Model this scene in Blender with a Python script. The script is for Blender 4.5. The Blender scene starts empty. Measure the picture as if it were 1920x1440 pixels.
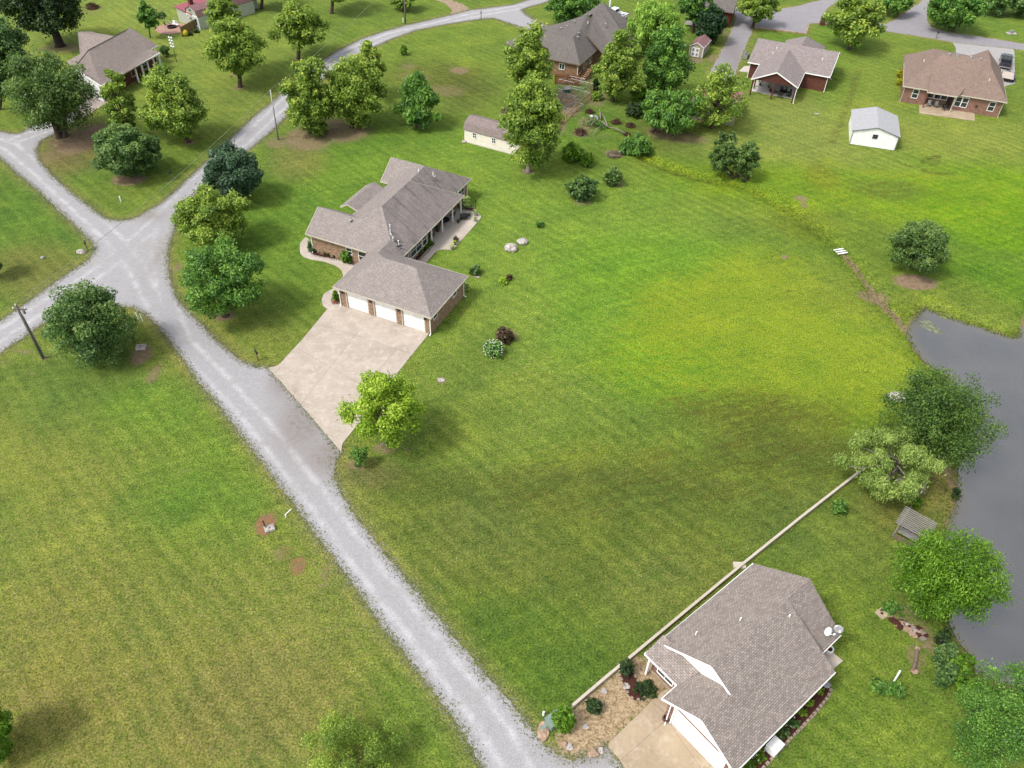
import bpy, bmesh, math, random
import numpy as np
from mathutils import Vector, Matrix
from mathutils.geometry import delaunay_2d_cdt
R = math.radians
rng = np.random.default_rng(7); random.seed(7)
sc = bpy.context.scene
COL = sc.collection
# ---------------- camera, sky, sun, exposure
CH, TH, RO, FPX = 56.0, R(43), R(2), 1500.0
cam = bpy.data.cameras.new('camera'); cam.sensor_width = 36; cam.lens = FPX/1920*36
cam.clip_end = 9000; cam.clip_start = 0.5
camo = bpy.data.objects.new('camera', cam); COL.objects.link(camo); sc.camera = camo
camo.matrix_world = Matrix.Translation((0, 0, CH)) @ Matrix.Rotation(R(90)-TH, 4, 'X') @ Matrix.Rotation(RO, 4, 'Z')
SUN_EL, SUN_AZ = R(54), R(-122)      # azimuth measured from +Y towards +X
w = bpy.data.worlds.new('World'); sc.world = w; w.use_nodes = True
nt = w.node_tree; bg = nt.nodes['Background']
sky = nt.nodes.new('ShaderNodeTexSky'); sky.sky_type = 'NISHITA'; sky.sun_disc = False
sky.sun_elevation = SUN_EL; sky.sun_rotation = SUN_AZ
sky.air_density = 1.0; sky.dust_density = 3.0; sky.ozone_density = 1.0
hs = nt.nodes.new('ShaderNodeHueSaturation'); hs.inputs['Saturation'].default_value = 0.32
nt.links.new(sky.outputs[0], hs.inputs['Color']); nt.links.new(hs.outputs[0], bg.inputs['Color'])
bg.inputs['Strength'].default_value = 0.15
sl = bpy.data.lights.new('sun', 'SUN'); sl.energy = 1.5; sl.angle = R(10); sl.color = (1.0, 0.96, 0.9)
so = bpy.data.objects.new('sun', sl); COL.objects.link(so)
sd = Vector((math.sin(SUN_AZ)*math.cos(SUN_EL), math.cos(SUN_AZ)*math.cos(SUN_EL), math.sin(SUN_EL)))
so.rotation_euler = sd.to_track_quat('Z', 'Y').to_euler()
sc.view_settings.view_transform = 'Standard'; sc.view_settings.look = 'None'
sc.view_settings.exposure = 0.95; sc.view_settings.gamma = 1.0
sc.view_settings.use_curve_mapping = False
sc.render.engine = 'CYCLES'
sc.cycles.max_bounces = 4; sc.cycles.diffuse_bounces = 2; sc.cycles.glossy_bounces = 2
sc.cycles.transmission_bounces = 3; sc.cycles.transparent_max_bounces = 4
ALBK = 2.0                           # display value of a white surface in open light

# ---------------- helpers
ct, st = math.cos(TH), math.sin(TH)
def ray(x, y):
    u = (x-960)/FPX; v = -(y-720)/FPX
    u, v = u*math.cos(RO)-v*math.sin(RO), u*math.sin(RO)+v*math.cos(RO)
    return np.array([u, ct+v*st, -st+v*ct])
def at(x, y, z=0.0):
    d = ray(x, y); t = (z-CH)/d[2]
    return (float(d[0]*t), float(d[1]*t), z)
def proj(p):
    p = np.atleast_2d(p); X, Y, Z = p[:, 0], p[:, 1], p[:, 2]-CH
    dep = Y*ct-Z*st; up = Y*st+Z*ct
    a, b = X/dep, up/dep
    a, b = a*math.cos(RO)+b*math.sin(RO), -a*math.sin(RO)+b*math.cos(RO)
    return 960+FPX*a, 720-FPX*b, dep
def lin(c):
    c = c/255.0
    return c/12.92 if c <= .04045 else ((c+.055)/1.055)**2.4
def S(r, g, b, k=1.0):
    return tuple(min(.85, lin(q)/ALBK*k) for q in (r, g, b))
def tag(o, label=None, cat=None, group=None, kind=None):
    if label: o['label'] = label
    if cat: o['category'] = cat
    if group: o['group'] = group
    if kind: o['kind'] = kind
    return o
def empty(name, loc=(0, 0, 0), rz=0.0, label=None, cat=None, group=None):
    o = bpy.data.objects.new(name, None); COL.objects.link(o)
    o.location = loc; o.rotation_euler = (0, 0, rz); o.empty_display_size = .2
    return tag(o, label, cat, group)
def faceuv(me):
    uv = me.uv_layers.new(name='uv').data
    for p in me.polygons:
        n = p.normal
        h = Vector((-n.y, n.x, 0))
        h = Vector((1, 0, 0)) if h.length < .05 else h.normalized()
        g = n.cross(h)
        for li in p.loop_indices:
            co = me.vertices[me.loops[li].vertex_index].co
            uv[li].uv = (co.dot(h), co.dot(g))
class MB:
    def __init__(s): s.v = []; s.f = []
    def add(s, vs, fs):
        b = len(s.v); s.v += [tuple(map(float, q)) for q in vs]; s.f += [tuple(b+i for i in f) for f in fs]; return s
    def box(s, x0, x1, y0, y1, z0, z1):
        return s.add([(x0,y0,z0),(x1,y0,z0),(x1,y1,z0),(x0,y1,z0),(x0,y0,z1),(x1,y0,z1),(x1,y1,z1),(x0,y1,z1)],
                     [(0,3,2,1),(4,5,6,7),(0,1,5,4),(1,2,6,5),(2,3,7,6),(3,0,4,7)])
    def bar(s, p, q, wd=.06, h=.06):        # rectangular bar, h roughly vertical
        p, q = Vector(p), Vector(q); d = (q-p).normalized()
        a = Vector((-d.y, d.x, 0)); a = a.normalized() if a.length > .01 else Vector((1, 0, 0))
        b = d.cross(a); a = a*wd/2; b = b*h/2
        vs = [p-a-b, p+a-b, p+a+b, p-a+b, q-a-b, q+a-b, q+a+b, q-a+b]
        return s.add(vs, [(0,1,2,3),(4,7,6,5),(0,4,5,1),(1,5,6,2),(2,6,7,3),(3,7,4,0)])
    def tube(s, pts, rad, n=8, cap=True):
        pts = [Vector(p) for p in pts]
        if not isinstance(rad, (list, tuple)): rad = [rad]*len(pts)
        b = len(s.v); vs = []; fs = []
        for i, p in enumerate(pts):
            d = (pts[min(i+1, len(pts)-1)]-pts[max(i-1, 0)]).normalized()
            a = d.orthogonal().normalized() if i == 0 else (a-d*a.dot(d)).normalized()
            c = d.cross(a)
            for k in range(n):
                t = 2*math.pi*k/n; vs.append(p+(a*math.cos(t)+c*math.sin(t))*rad[i])
        for i in range(len(pts)-1):
            for k in range(n):
                fs.append((i*n+k, i*n+(k+1) % n, (i+1)*n+(k+1) % n, (i+1)*n+k))
        if cap: fs += [tuple(range(n-1, -1, -1)), tuple((len(pts)-1)*n+k for k in range(n))]
        return s.add(vs, fs)
    def prism(s, poly, z0, z1):
        n = len(poly); a = sum(poly[i][0]*poly[(i+1) % n][1]-poly[(i+1) % n][0]*poly[i][1] for i in range(n))
        if a < 0: poly = poly[::-1]
        vs = [(x, y, z0) for x, y in poly]+[(x, y, z1) for x, y in poly]
        return s.add(vs, [tuple(range(n-1, -1, -1)), tuple(range(n, 2*n))]+[(i, (i+1) % n, n+(i+1) % n, n+i) for i in range(n)])
    def xprism(s, prof, x0, x1):            # profile in (y,z) swept along x
        n = len(prof)
        vs = [(x0, y, z) for y, z in prof]+[(x1, y, z) for y, z in prof]
        return s.add(vs, [tuple(range(n-1, -1, -1)), tuple(range(n, 2*n))]+[(i, (i+1) % n, n+(i+1) % n, n+i) for i in range(n)])
    def lathe(s, prof, c=(0, 0, 0), n=12):
        vs = []; fs = []
        for r_, z in prof:
            for k in range(n):
                t = 2*math.pi*k/n; vs.append((c[0]+r_*math.cos(t), c[1]+r_*math.sin(t), c[2]+z))
        for i in range(len(prof)-1):
            for k in range(n): fs.append((i*n+k, i*n+(k+1) % n, (i+1)*n+(k+1) % n, (i+1)*n+k))
        fs += [tuple(range(n-1, -1, -1)), tuple((len(prof)-1)*n+k for k in range(n))]
        return s.add(vs, fs)
    def blob(s, c, r, sq=(1, 1, .8), amp=.2, seed=0, sub=2):
        bm = bmesh.new(); bmesh.ops.create_icosphere(bm, subdivisions=sub, radius=1)
        g = np.random.default_rng(seed); ph = g.uniform(0, 6, 6); b = len(s.v)
        vs = []
        for v in bm.verts:
            x, y, z = v.co
            k = 1+amp*(math.sin(3*x+ph[0])+math.sin(3.4*y+ph[1])+math.sin(2.7*z+ph[2]))/2+g.normal(0, amp*.25)
            vs.append((c[0]+x*r*sq[0]*k, c[1]+y*r*sq[1]*k, c[2]+z*r*sq[2]*k))
        fs = [tuple(v.index for v in f.verts) for f in bm.faces]; bm.free()
        return s.add(vs, fs)
    def build(s, name, m, parent=None, uv=False, smooth=False, bevel=0, loc=None):
        me = bpy.data.meshes.new(name); me.from_pydata(s.v, [], s.f); me.update()
        if bevel:
            bm = bmesh.new(); bm.from_mesh(me)
            bmesh.ops.bevel(bm, geom=[e for e in bm.edges if len(e.link_faces) == 2 and e.calc_face_angle(0) > .5], offset=bevel, segments=2, affect='EDGES', profile=.6)
            bm.to_mesh(me); bm.free(); me.update()
        if uv: faceuv(me)
        if smooth: me.shade_smooth()
        me.materials.append(m)
        o = bpy.data.objects.new(name, me); COL.objects.link(o)
        if parent: o.parent = parent
        if loc: o.location = loc
        return o
# ---------------- materials
class NT:
    def __init__(s, name):
        s.m = bpy.data.materials.new(name); s.m.use_nodes = True; s.t = s.m.node_tree
        s.b = s.t.nodes['Principled BSDF']; s.out = s.t.nodes['Material Output']
    def n(s, ty, **kw):
        x = s.t.nodes.new('ShaderNode'+ty)
        for k, v in kw.items():
            if k.startswith('i_'):
                x.inputs[k[2:].replace('_', ' ')].default_value = v
            else: setattr(x, k, v)
        return x
    def l(s, a, b): s.t.links.new(a, b); return s
    def mix(s, f, a, b, mode='MIX'):
        x = s.n('Mix', data_type='RGBA', blend_type=mode)
        for sock, val in ((x.inputs[0], f), (x.inputs[6], a), (x.inputs[7], b)):
            if hasattr(val, 'links'): s.l(val, sock)
            elif isinstance(val, (tuple, list)): sock.default_value = (*val[:3], 1)
            else: sock.default_value = val
        return x.outputs[2]
    def math(s, op, a, b=0.0, clamp=False):
        x = s.n('Math', operation=op, use_clamp=clamp)
        for sock, val in ((x.inputs[0], a), (x.inputs[1], b)):
            if hasattr(val, 'links'): s.l(val, sock)
            else: sock.default_value = val
        return x.outputs[0]
    def ramp(s, f, lo, hi):       # clamped linear remap to 0..1
        x = s.n('MapRange'); s.l(f, x.inputs[0]); x.inputs[1].default_value = lo; x.inputs[2].default_value = hi
        return x.outputs[0]
    def noise(s, co, scale, detail=3, rough=.55, out=0):
        x = s.n('TexNoise'); x.inputs['Scale'].default_value = scale
        x.inputs['Detail'].default_value = detail; x.inputs['Roughness'].default_value = rough
        s.l(co, x.inputs['Vector']); return x.outputs[out]
    def mapping(s, co, scale=(1, 1, 1), rot=(0, 0, 0)):
        x = s.n('Mapping'); x.inputs['Scale'].default_value = scale; x.inputs['Rotation'].default_value = rot
        s.l(co, x.inputs['Vector']); return x.outputs[0]
    def coord(s, k='Object'): return s.n('TexCoord').outputs[k]
    def bump(s, h, strength=.3, dist=.05):
        x = s.n('Bump'); x.inputs['Strength'].default_value = strength; x.inputs['Distance'].default_value = dist
        s.l(h, x.inputs['Height']); s.l(x.outputs[0], s.b.inputs['Normal'])
    def fin(s, col, rough=.8, spec=.3, metal=0.0):
        if hasattr(col, 'links'): s.l(col, s.b.inputs['Base Color'])
        else: s.b.inputs['Base Color'].default_value = (*col, 1)
        s.b.inputs['Roughness'].default_value = rough; s.b.inputs['Specular IOR Level'].default_value = spec
        s.b.inputs['Metallic'].default_value = metal
        return s.m
def paint(name, col, rough=.6, spec=.3, metal=0.0, var=.12, scale=3.0):
    k = NT(name); c = k.coord(); n1 = k.noise(c, scale, 4)
    d = tuple(q*(1-var*2) for q in col); u = tuple(min(.9, q*(1+var)) for q in col)
    return k.fin(k.mix(k.ramp(n1, .3, .7), d, u), rough, spec, metal)
def shingle(name, ca, cb, streak=0.0):
    k = NT(name); uv = k.coord('UV')
    br = k.n('TexBrick'); k.l(uv, br.inputs['Vector'])
    br.inputs['Scale'].default_value = 1.0; br.inputs['Brick Width'].default_value = .28; br.inputs['Row Height'].default_value = .145
    br.inputs['Mortar Size'].default_value = .018; br.inputs['Mortar Smooth'].default_value = .3
    br.inputs['Color1'].default_value = (*ca, 1); br.inputs['Color2'].default_value = (*cb, 1)
    br.inputs['Mortar'].default_value = (*[q*.6 for q in cb], 1)
    br.inputs['Bias'].default_value = 0
    n1 = k.noise(uv, 1.2, 5, .7); n2 = k.noise(uv, 14, 2)
    c = k.mix(k.ramp(n1, .3, .7), (1.18, 1.18, 1.18), (1.46, 1.46, 1.46))
    c = k.mix(1.0, br.outputs[0], c, 'MULTIPLY')
    c = k.mix(1.0, c, k.mix(k.ramp(n2, .3, .7), (.66, .66, .66), (1.34, 1.34, 1.34)), 'MULTIPLY')
    if streak:
        m = k.mapping(uv, (1.1, .12, 1)); n3 = k.noise(m, 1.6, 4, .6)
        f = k.math('MULTIPLY', k.ramp(n3, .5, .68), streak)
        c = k.mix(f, c, (.085, .078, .08))
    k.bump(br.outputs[1], .4, .02)
    return k.fin(c, .85, .25)
def brick(name, ca, cb, mortar):
    k = NT(name); uv = k.coord('UV')
    br = k.n('TexBrick'); k.l(uv, br.inputs['Vector'])
    br.inputs['Scale'].default_value = 1.0; br.inputs['Brick Width'].default_value = .23; br.inputs['Row Height'].default_value = .085
    br.inputs['Mortar Size'].default_value = .01
    br.inputs['Color1'].default_value = (*ca, 1); br.inputs['Color2'].default_value = (*cb, 1); br.inputs['Mortar'].default_value = (*mortar, 1)
    n1 = k.noise(k.mapping(uv, (1, 2.5, 1)), 1.6, 5, .7)
    c = k.mix(1.0, br.outputs[0], k.mix(k.ramp(n1, .3, .7), (.7, .66, .62), (1.3, 1.25, 1.2)), 'MULTIPLY')
    k.bump(br.outputs[1], .3, .02)
    return k.fin(c, .85, .2)
def ribbed(name, col, period=.3, axis='X', depth=.25, rough=.45):
    k = NT(name); uv = k.coord('UV')
    wv = k.n('TexWave', wave_type='BANDS', bands_direction=axis); k.l(uv, wv.inputs['Vector']); wv.inputs['Scale'].default_value = 1/period*.314
    n1 = k.noise(uv, 1.5, 4)
    c = k.mix(k.ramp(wv.outputs[1], .0, .35), tuple(q*(1-depth) for q in col), col)
    c = k.mix(1.0, c, k.mix(k.ramp(n1, .3, .7), (.88, .88, .88), (1.05, 1.05, 1.05)), 'MULTIPLY')
    k.bump(wv.outputs[1], .4, .03)
    return k.fin(c, rough, .4)
M = {}
M['shingle_a'] = shingle('roof_shingle_taupe', S(174,163,157), S(152,142,137), .0)
M['shingle_as'] = shingle('roof_shingle_streaked', S(168,157,151), S(148,138,134), .7)
M['shingle_b'] = shingle('roof_shingle_grey', S(182,169,161), S(150,139,132))
M['shingle_c'] = shingle('roof_shingle_brown', S(162,140,128), S(142,121,110))
M['shingle_d'] = shingle('roof_shingle_mixed', S(176,164,160), S(146,135,133))
M['shingle_e'] = shingle('roof_shingle_dark', S(134,127,122), S(118,111,106), .55)
M['shingle_f'] = shingle('roof_shingle_plain', S(168,155,148), S(150,137,130))
M['shingle_g'] = shingle('shed_shingle', S(168,152,148), S(145,130,126))
M['shingle_w'] = shingle('shed_shingle_wine', S(165,125,125), S(148,110,112))
M['brick_a'] = brick('brick_tan', S(215,178,145), S(160,122,98), S(190,175,160))
M['brick_b'] = brick('brick_red', S(185,140,120), S(150,105,92), S(175,155,145))
M['brick_c'] = brick('brick_dark_red', S(140,85,68), S(118,70,58), S(120,90,80))
M['brick_d'] = brick('brick_brown', S(185,150,115), S(150,112,85), S(170,150,130))
M['brick_e'] = brick('brick_rust', S(130,55,38), S(105,42,30), S(110,60,50))
M['white'] = paint('white_trim', (.80,.79,.77), .5, .4, var=.04)
M['white_door'] = ribbed('white_door_panels', (.82, .81, .78), .52, 'Y', .06)
M['cream'] = paint('cream_trim', S(245,236,215), .6, var=.05)
M['cream_siding'] = ribbed('cream_siding', S(255,246,230,1.4), .4, 'X', .06, .7)
M['white_siding'] = ribbed('white_siding', (.78, .78, .78), .2, 'Y', .12, .6)
M['green_siding'] = ribbed('pale_green_siding', S(225,232,212), .3, 'X', .06, .6)
M['beige_siding'] = ribbed('beige_siding', S(205,196,172), .2, 'X', .1, .7)
M['metal_roof'] = ribbed('grey_metal_roof', S(214,214,217), .25, 'X', .15, .45)
M['red_roof'] = ribbed('red_metal_roof', S(196,92,104), .4, 'X', .15, .4)
M['pink_roof'] = ribbed('faded_red_metal_roof', S(196,135,125), .4, 'X', .15, .5)
M['rust_wood'] = ribbed('stained_wood', S(110,60,50), .2, 'X', .2, .8)
def glass(name):
    k = NT(name); return k.fin((.022, .028, .032), .12, .7)
M['glass'] = glass('window_glass')
M['black'] = paint('black_paint', (.02, .02, .022), .35, .5, var=.1)
M['carblack'] = paint('black_car_paint', (.025, .028, .035), .18, .6, var=.05)
M['carwhite'] = paint('white_car_paint', (.75, .76, .78), .2, .6, var=.02)
M['rubber'] = paint('tyre_rubber', (.02, .02, .02), .9)
M['chrome'] = paint('silver_metal', (.5, .5, .52), .3, .5, .8)
M['galv'] = paint('galvanised_steel', S(205,205,205), .4, .5, .3)
M['wood'] = paint('weathered_wood', S(150,132,112), .85, scale=6)
M['woodgrey'] = paint('silver_grey_wood', S(178,172,168), .85, scale=8)
M['woodtan'] = paint('tan_fence_wood', S(176,150,98), .85, scale=5)
M['woodor'] = paint('orange_stained_wood', S(178,118,78), .8, scale=5)
M['deckpale'] = paint('pale_boards', S(236,222,206), .8, scale=5)
M['deckwood'] = paint('deck_wood', S(205,165,125), .8, scale=5)
M['pole'] = paint('pole_wood', S(140,128,118), .85, scale=8)
M['poledark'] = paint('dark_pole_metal', S(95,95,92), .6)
M['bark'] = paint('bark', S(112,95,82), .95, var=.25, scale=5)
M['barkgrey'] = paint('grey_bark', S(175,162,150), .95, var=.2, scale=4)
M['barkdark'] = paint('dark_bark', S(70,60,54), .95, var=.25, scale=5)
M['stone'] = paint('pale_stone', S(232,222,214), .9, var=.3, scale=4)
M['stonetan'] = paint('tan_stone', S(215,182,155), .9, var=.25, scale=3)
M['edging'] = paint('block_edging', S(200,180,160), .9, var=.3, scale=7)
M['mulch'] = paint('red_mulch', S(98,55,45), .95, var=.35, scale=14)
M['terra'] = paint('brown_pot', S(120,85,70), .7)
M['greenbox'] = paint('green_utility_metal', S(160,182,168), .5)
M['plasticwhite'] = paint('white_plastic', (.8, .8, .78), .4, .5, var=.03)
M['blue'] = paint('dull_blue_plastic', S(90,110,140), .6)
M['teal'] = paint('teal_canvas', S(40,120,115), .7)
M['brush'] = paint('dry_brush', S(110,82,62), .95, var=.4, scale=12)
M['yellow'] = paint('yellow_plastic', S(235,215,60), .5)
M['flower'] = paint('white_petals', (.8, .8, .76), .6)
M['redleaf'] = paint('red_petals', S(180,60,50), .7)
def concrete(name, ca, cb, cc):
    k = NT(name); c = k.coord()
    n1 = k.noise(c, .35, 6, .65); n2 = k.noise(c, 3.0, 6, .7); n3 = k.noise(k.mapping(c, (1, 1, 1)), 1.0, 5, .75)
    x = k.mix(k.ramp(n1, .35, .65), ca, cb)
    x = k.mix(k.math('MULTIPLY', k.ramp(n3, .5, .62), .55), x, cc)
    x = k.mix(1.0, x, k.mix(k.ramp(n2, .25, .75), (.88, .88, .87), (1.08, 1.08, 1.09)), 'MULTIPLY')
    return k.fin(x, .85, .2)
M['conc'] = concrete('driveway_concrete', S(234,218,202), S(208,193,178), S(244,232,218))
M['conc2'] = concrete('patio_concrete', S(244,230,214), S(222,206,190), S(248,236,224))
M['conc3'] = concrete('warm_concrete', S(222,200,168), S(196,174,146), S(238,220,196))
M['concd'] = concrete('wall_concrete', S(244,232,212), S(232,218,196), S(250,240,224))
M['joint'] = paint('concrete_joint', S(178,160,146), .9)
# ---------------- unit helpers for things
def pole_part(name, p, q, r0, r1, m, parent): return MB().tube([p, q], [r0, r1], 8).build(name, m, parent, smooth=True)
def roof_mesh(faces, name, m, parent, th=.14):
    bm = bmesh.new()
    for f in faces:
        vs = [bm.verts.new(p) for p in f]; bm.faces.new(vs)
    bmesh.ops.remove_doubles(bm, verts=bm.verts, dist=.03)
    bm.normal_update()
    for f in bm.faces:
        if f.normal.z < 0: f.normal_flip()
    bm.verts.index_update(); vs = [v.co.copy() for v in bm.verts]; fs = [[v.index for v in f.verts] for f in bm.faces]
    bd = [tuple(v.index for v in e.verts) for e in bm.edges if len(e.link_faces) == 1]
    n = len(vs); b = MB()
    allv = [tuple(v) for v in vs]+[(v.x, v.y, v.z-th) for v in vs]
    allf = [tuple(f) for f in fs]+[tuple(n+i for i in reversed(f)) for f in fs]+[(a, c, n+c, n+a) for a, c in bd]
    bm.free(); b.add(allv, allf)
    return b.build(name, m, parent, uv=True)
def fascia(segs, m, parent, name='fascia', h=.17, wd=.05):
    b = MB()
    for p, q in segs:
        p = Vector(p); q = Vector(q); p.z -= h*.42; q.z -= h*.42
        b.bar(p, q, wd, h)
    return b.build(name, m, parent)
def window(parent, p, n, wd, h, frame=None, cols=1, rows=2, name='window', pane='pane', d=.05):
    """window centred at p on a wall with outward normal n (horizontal unit)"""
    n = Vector((n[0], n[1], 0)).normalized(); t = Vector((-n.y, n.x, 0)); p = Vector(p); f = MB(); fw = .07
    def slab(b, s0, s1, z0, z1, d0, d1):
        q = [p+t*a+n*c+Vector((0, 0, z)) for z in (z0, z1) for c in (d0, d1) for a in (s0, s1)]
        b.add(q, [(0,1,3,2),(4,6,7,5),(0,4,5,1),(2,3,7,6),(0,2,6,4),(1,5,7,3)])
    slab(f, -wd/2-fw, -wd/2, -h/2-fw, h/2+fw, -.02, d); slab(f, wd/2, wd/2+fw, -h/2-fw, h/2+fw, -.02, d)
    slab(f, -wd/2, wd/2, h/2, h/2+fw, -.02, d); slab(f, -wd/2, wd/2, -h/2-fw, -h/2, -.02, d+.03)
    for i in range(1, cols): x = -wd/2+wd*i/cols; slab(f, x-.025, x+.025, -h/2, h/2, -.02, d-.006)
    for i in range(1, rows): z = -h/2+h*i/rows; slab(f, -wd/2, wd/2, z-.025, z+.025, -.02, d-.009)
    o = f.build(name, frame or M['white'], parent)
    g = MB(); slab(g, -wd/2, wd/2, -h/2, h/2, -.02, .018); g.build(pane, M['glass'], o)
    return o
def downspout(parent, x, y, z1, out=(0, -.25), m=None):
    b = MB().box(x-.045, x+.045, y-.035, y+.035, .15, z1)
    b.bar((x, y, .17), (x+out[0], y+out[1], .06), .09, .07)
    return b.build('downspout', m or M['white'], parent)
def vent(parent, x, y, z, kind=0):
    b = MB()
    if kind == 0: b.tube([(x, y, z-.2), (x, y, z+.3)], .055, 8)
    elif kind == 1:
        b.tube([(x, y, z-.2), (x, y, z+.2)], .11, 10); b.lathe([(.2, .2), (.2, .28), (.05, .36)], (x, y, z), 10)
    else: b.box(x-.2, x+.2, y-.2, y+.2, z-.25, z+.14)
    return b.build('roof_vent', M['galv'] if kind else M['white'], parent)
# ================= SETTING: ground, roads, slabs, pond
def pts(s): 
    v = [float(q) for q in s.replace(';', ' ').replace(',', ' ').split()]
    return list(zip(v[::2], v[1::2]))
def gpoly(s, z=0.0): return [at(x, y, z)[:2] for x, y in pts(s)]
POND = gpoly("1712,600 1722,586 1732,577 1760,588 1795,600 1830,611 1865,622 1897,633 1908,630 1914,620 1922,600 1960,570 2300,600 2400,1200 2100,1335 1990,1310 1900,1288 1850,1272 1832,1262 1815,1225 1795,1200 1775,1160 1762,1100 1762,1040 1772,1000 1780,975 1790,950 1797,925 1795,905 1797,880 1806,840 1806,800 1795,745 1775,708 1757,695 1735,680 1718,660 1705,640 1700,622", -.6)
ROAD = gpoly("""905,1440 870,1375 805,1287 742,1205 687,1130 654,1084 600,1012 561,959 517,900 480,852 430,785 375,718 337,665 300,615 275,590 247,576
 190,573 130,585 75,610 37,637 0,662 -60,705 -60,640 0,602 25,585 62,560 110,525 140,505 163,490 178,468 175,457 140,422 105,390 75,360 32,325 0,295 -70,265 -70,236 0,246 20,251 37,250
 70,232 98,220 125,212 150,206 172,206 160,217 135,232 95,255 75,265 68,282 73,300 100,332 132,360 160,382 185,402 200,410 225,414 250,410 275,397 300,382 327,360 350,337 380,310
 405,286 430,262 480,215 510,192 542,162 568,140 595,120 630,97 680,72 717,60 755,49 842,29 880,19 960,9 990,0 1030,-14 1060,-12 1022,5 1000,11 978,18 985,27 1010,42 1032,50 1020,64 980,52 950,42 925,34
 892,37 830,47 780,57 730,75 695,92 655,115 615,140 575,176 535,220 505,250 480,270 440,300 400,335 360,368 336,395 325,435 314,472 317,520 332,562 360,592 410,642 450,676 480,688 503,690
 540,730 590,788 640,848 628,865 626,900 662,962 720,1036 755,1080 785,1117 842,1185 905,1260 960,1320 1002,1375 1019,1395 1046,1417 1075,1424 1110,1412 1141,1397 1150,1420 1170,1440 1180,1500 940,1500""")
STREET = gpoly("""1290,8 1330,10 1380,13 1400,14 1464,16 1500,11 1515,6 1549,-2 1560,-14 1590,-14 1577,0 1562,8 1552,14 1546,25 1560,35 1600,40 1661,45 1678,37 1695,25 1723,6 1729,-4 1745,-4 1741,8 1740,17 1737,37 1746,52 1774,60
 1830,68 1920,82 2000,94 2000,108 1920,94 1900,91 1840,85 1785,79 1757,74 1661,58 1619,51 1566,45 1520,44 1516,44 1511,63 1460,57 1414,51 1412,57 1397,87 1382,130 1380,140 1362,150 1335,150 1330,135 1340,120 1360,82 1375,50 1380,27 1330,24 1290,22""")
H3DRIVE = gpoly("1786,80 1792,90 1792,120 1870,140 1870,175 1886,161 1903,157 1902,96 1899,92 1840,86")
DIRTLANE = gpoly("795,-6 815,-2 832,6 846,18 846,27 862,24 880,18 868,8 850,2 836,-6")
DRIVE = gpoly("619,571 612,582 567,637 536,670 527,681 518,687 503,690 540,731 590,789 640,848 641,838 643,831 650,822 665,804 700,760 748,696 806,624 800,612 700,575 640,560")
WALK = gpoly("619,583 606,574 603,563 607,552 618,545 628,540 643,520 643,515 640,507 636,503 628,498 608,491 596,489 583,487 569,482 563,475 562,466 563,457 567,451 573,445 579,449 577,456 576,463 578,473 587,479 608,483 632,488 650,495 668,500 672,510 664,540 650,570 638,580")
PATIO = gpoly("790,500 799,493 809,481 818,472 824,469 835,468 846,469 851,467 875,440 901,410 902,406 897.5,400 884,396 871,392 862,390 840,392 812,425 806,446 810,459 800,470 785,487 770,500")
H2DRIVE = gpoly("1262,1262 1250,1292 1230,1307 1141,1394 1141,1400 1146,1408 1162,1425 1170,1440 1185,1475 1300,1510 1420,1510 1420,1470 1300,1330")
H2WALK = gpoly("1222,1240 1218,1248 1258,1290 1266,1282 1300,1290 1290,1260 1240,1225")
H2SLAB = gpoly("1525,1235 1548,1213 1580,1240 1561,1256 1540,1270")
H4SLAB = gpoly("1377,142 1386,134 1402,136 1420,139 1408,171 1486,186 1500,160 1470,140 1440,120 1395,125")
H3SLAB = gpoly("1723,192 1723.5,213 1827,227 1827,211 1800,200 1740,186")
BEDPATCH = gpoly("1192,1226 1160,1252 1110,1296 1082,1322 1062,1345 1046,1372 1044,1400 1060,1422 1140,1402 1145,1390 1256,1287 1235,1255")

def seg_dist(P, poly, closed=True):
    P = np.asarray(P)[:, :2]; A = np.array(poly); B = np.roll(A, -1, 0)
    if not closed: A, B = A[:-1], B[:-1]
    best = np.full(len(P), 1e9)
    for a, b in zip(A, B):
        d = b-a; t = np.clip(((P-a)@d)/max(1e-9, d@d), 0, 1)
        q = P-a-t[:, None]*d; best = np.minimum(best, np.hypot(q[:, 0], q[:, 1]))
    return best
def inside(P, poly):
    P = np.asarray(P); x, y = P[:, 0], P[:, 1]; r = np.zeros(len(P), bool)
    A = np.array(poly); B = np.roll(A, -1, 0)
    for (x0, y0), (x1, y1) in zip(A, B):
        if y0 == y1: continue
        c = ((y0 > y) != (y1 > y)) & (x < (x1-x0)*(y-y0)/(y1-y0)+x0); r ^= c
    return r
def sdist(P, poly):
    d = seg_dist(P, poly); return np.where(inside(P, poly), -d, d)
def wob(P, s, seed):          # smooth pseudo noise, roughly -1..1
    g = np.random.default_rng(seed); out = np.zeros(len(P))
    for k in range(5):
        a = g.uniform(0, 6.28); f = s*(1.6**k); out += np.sin((P[:, 0]*math.cos(a)+P[:, 1]*math.sin(a))*f+g.uniform(0, 6.28)+1.5*np.sin((P[:, 0]*math.sin(a)-P[:, 1]*math.cos(a))*f*.7))*(.62**k)
    return out/2.0
def smooth(t): t = np.clip(t, 0, 1); return t*t*(3-2*t)
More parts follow.
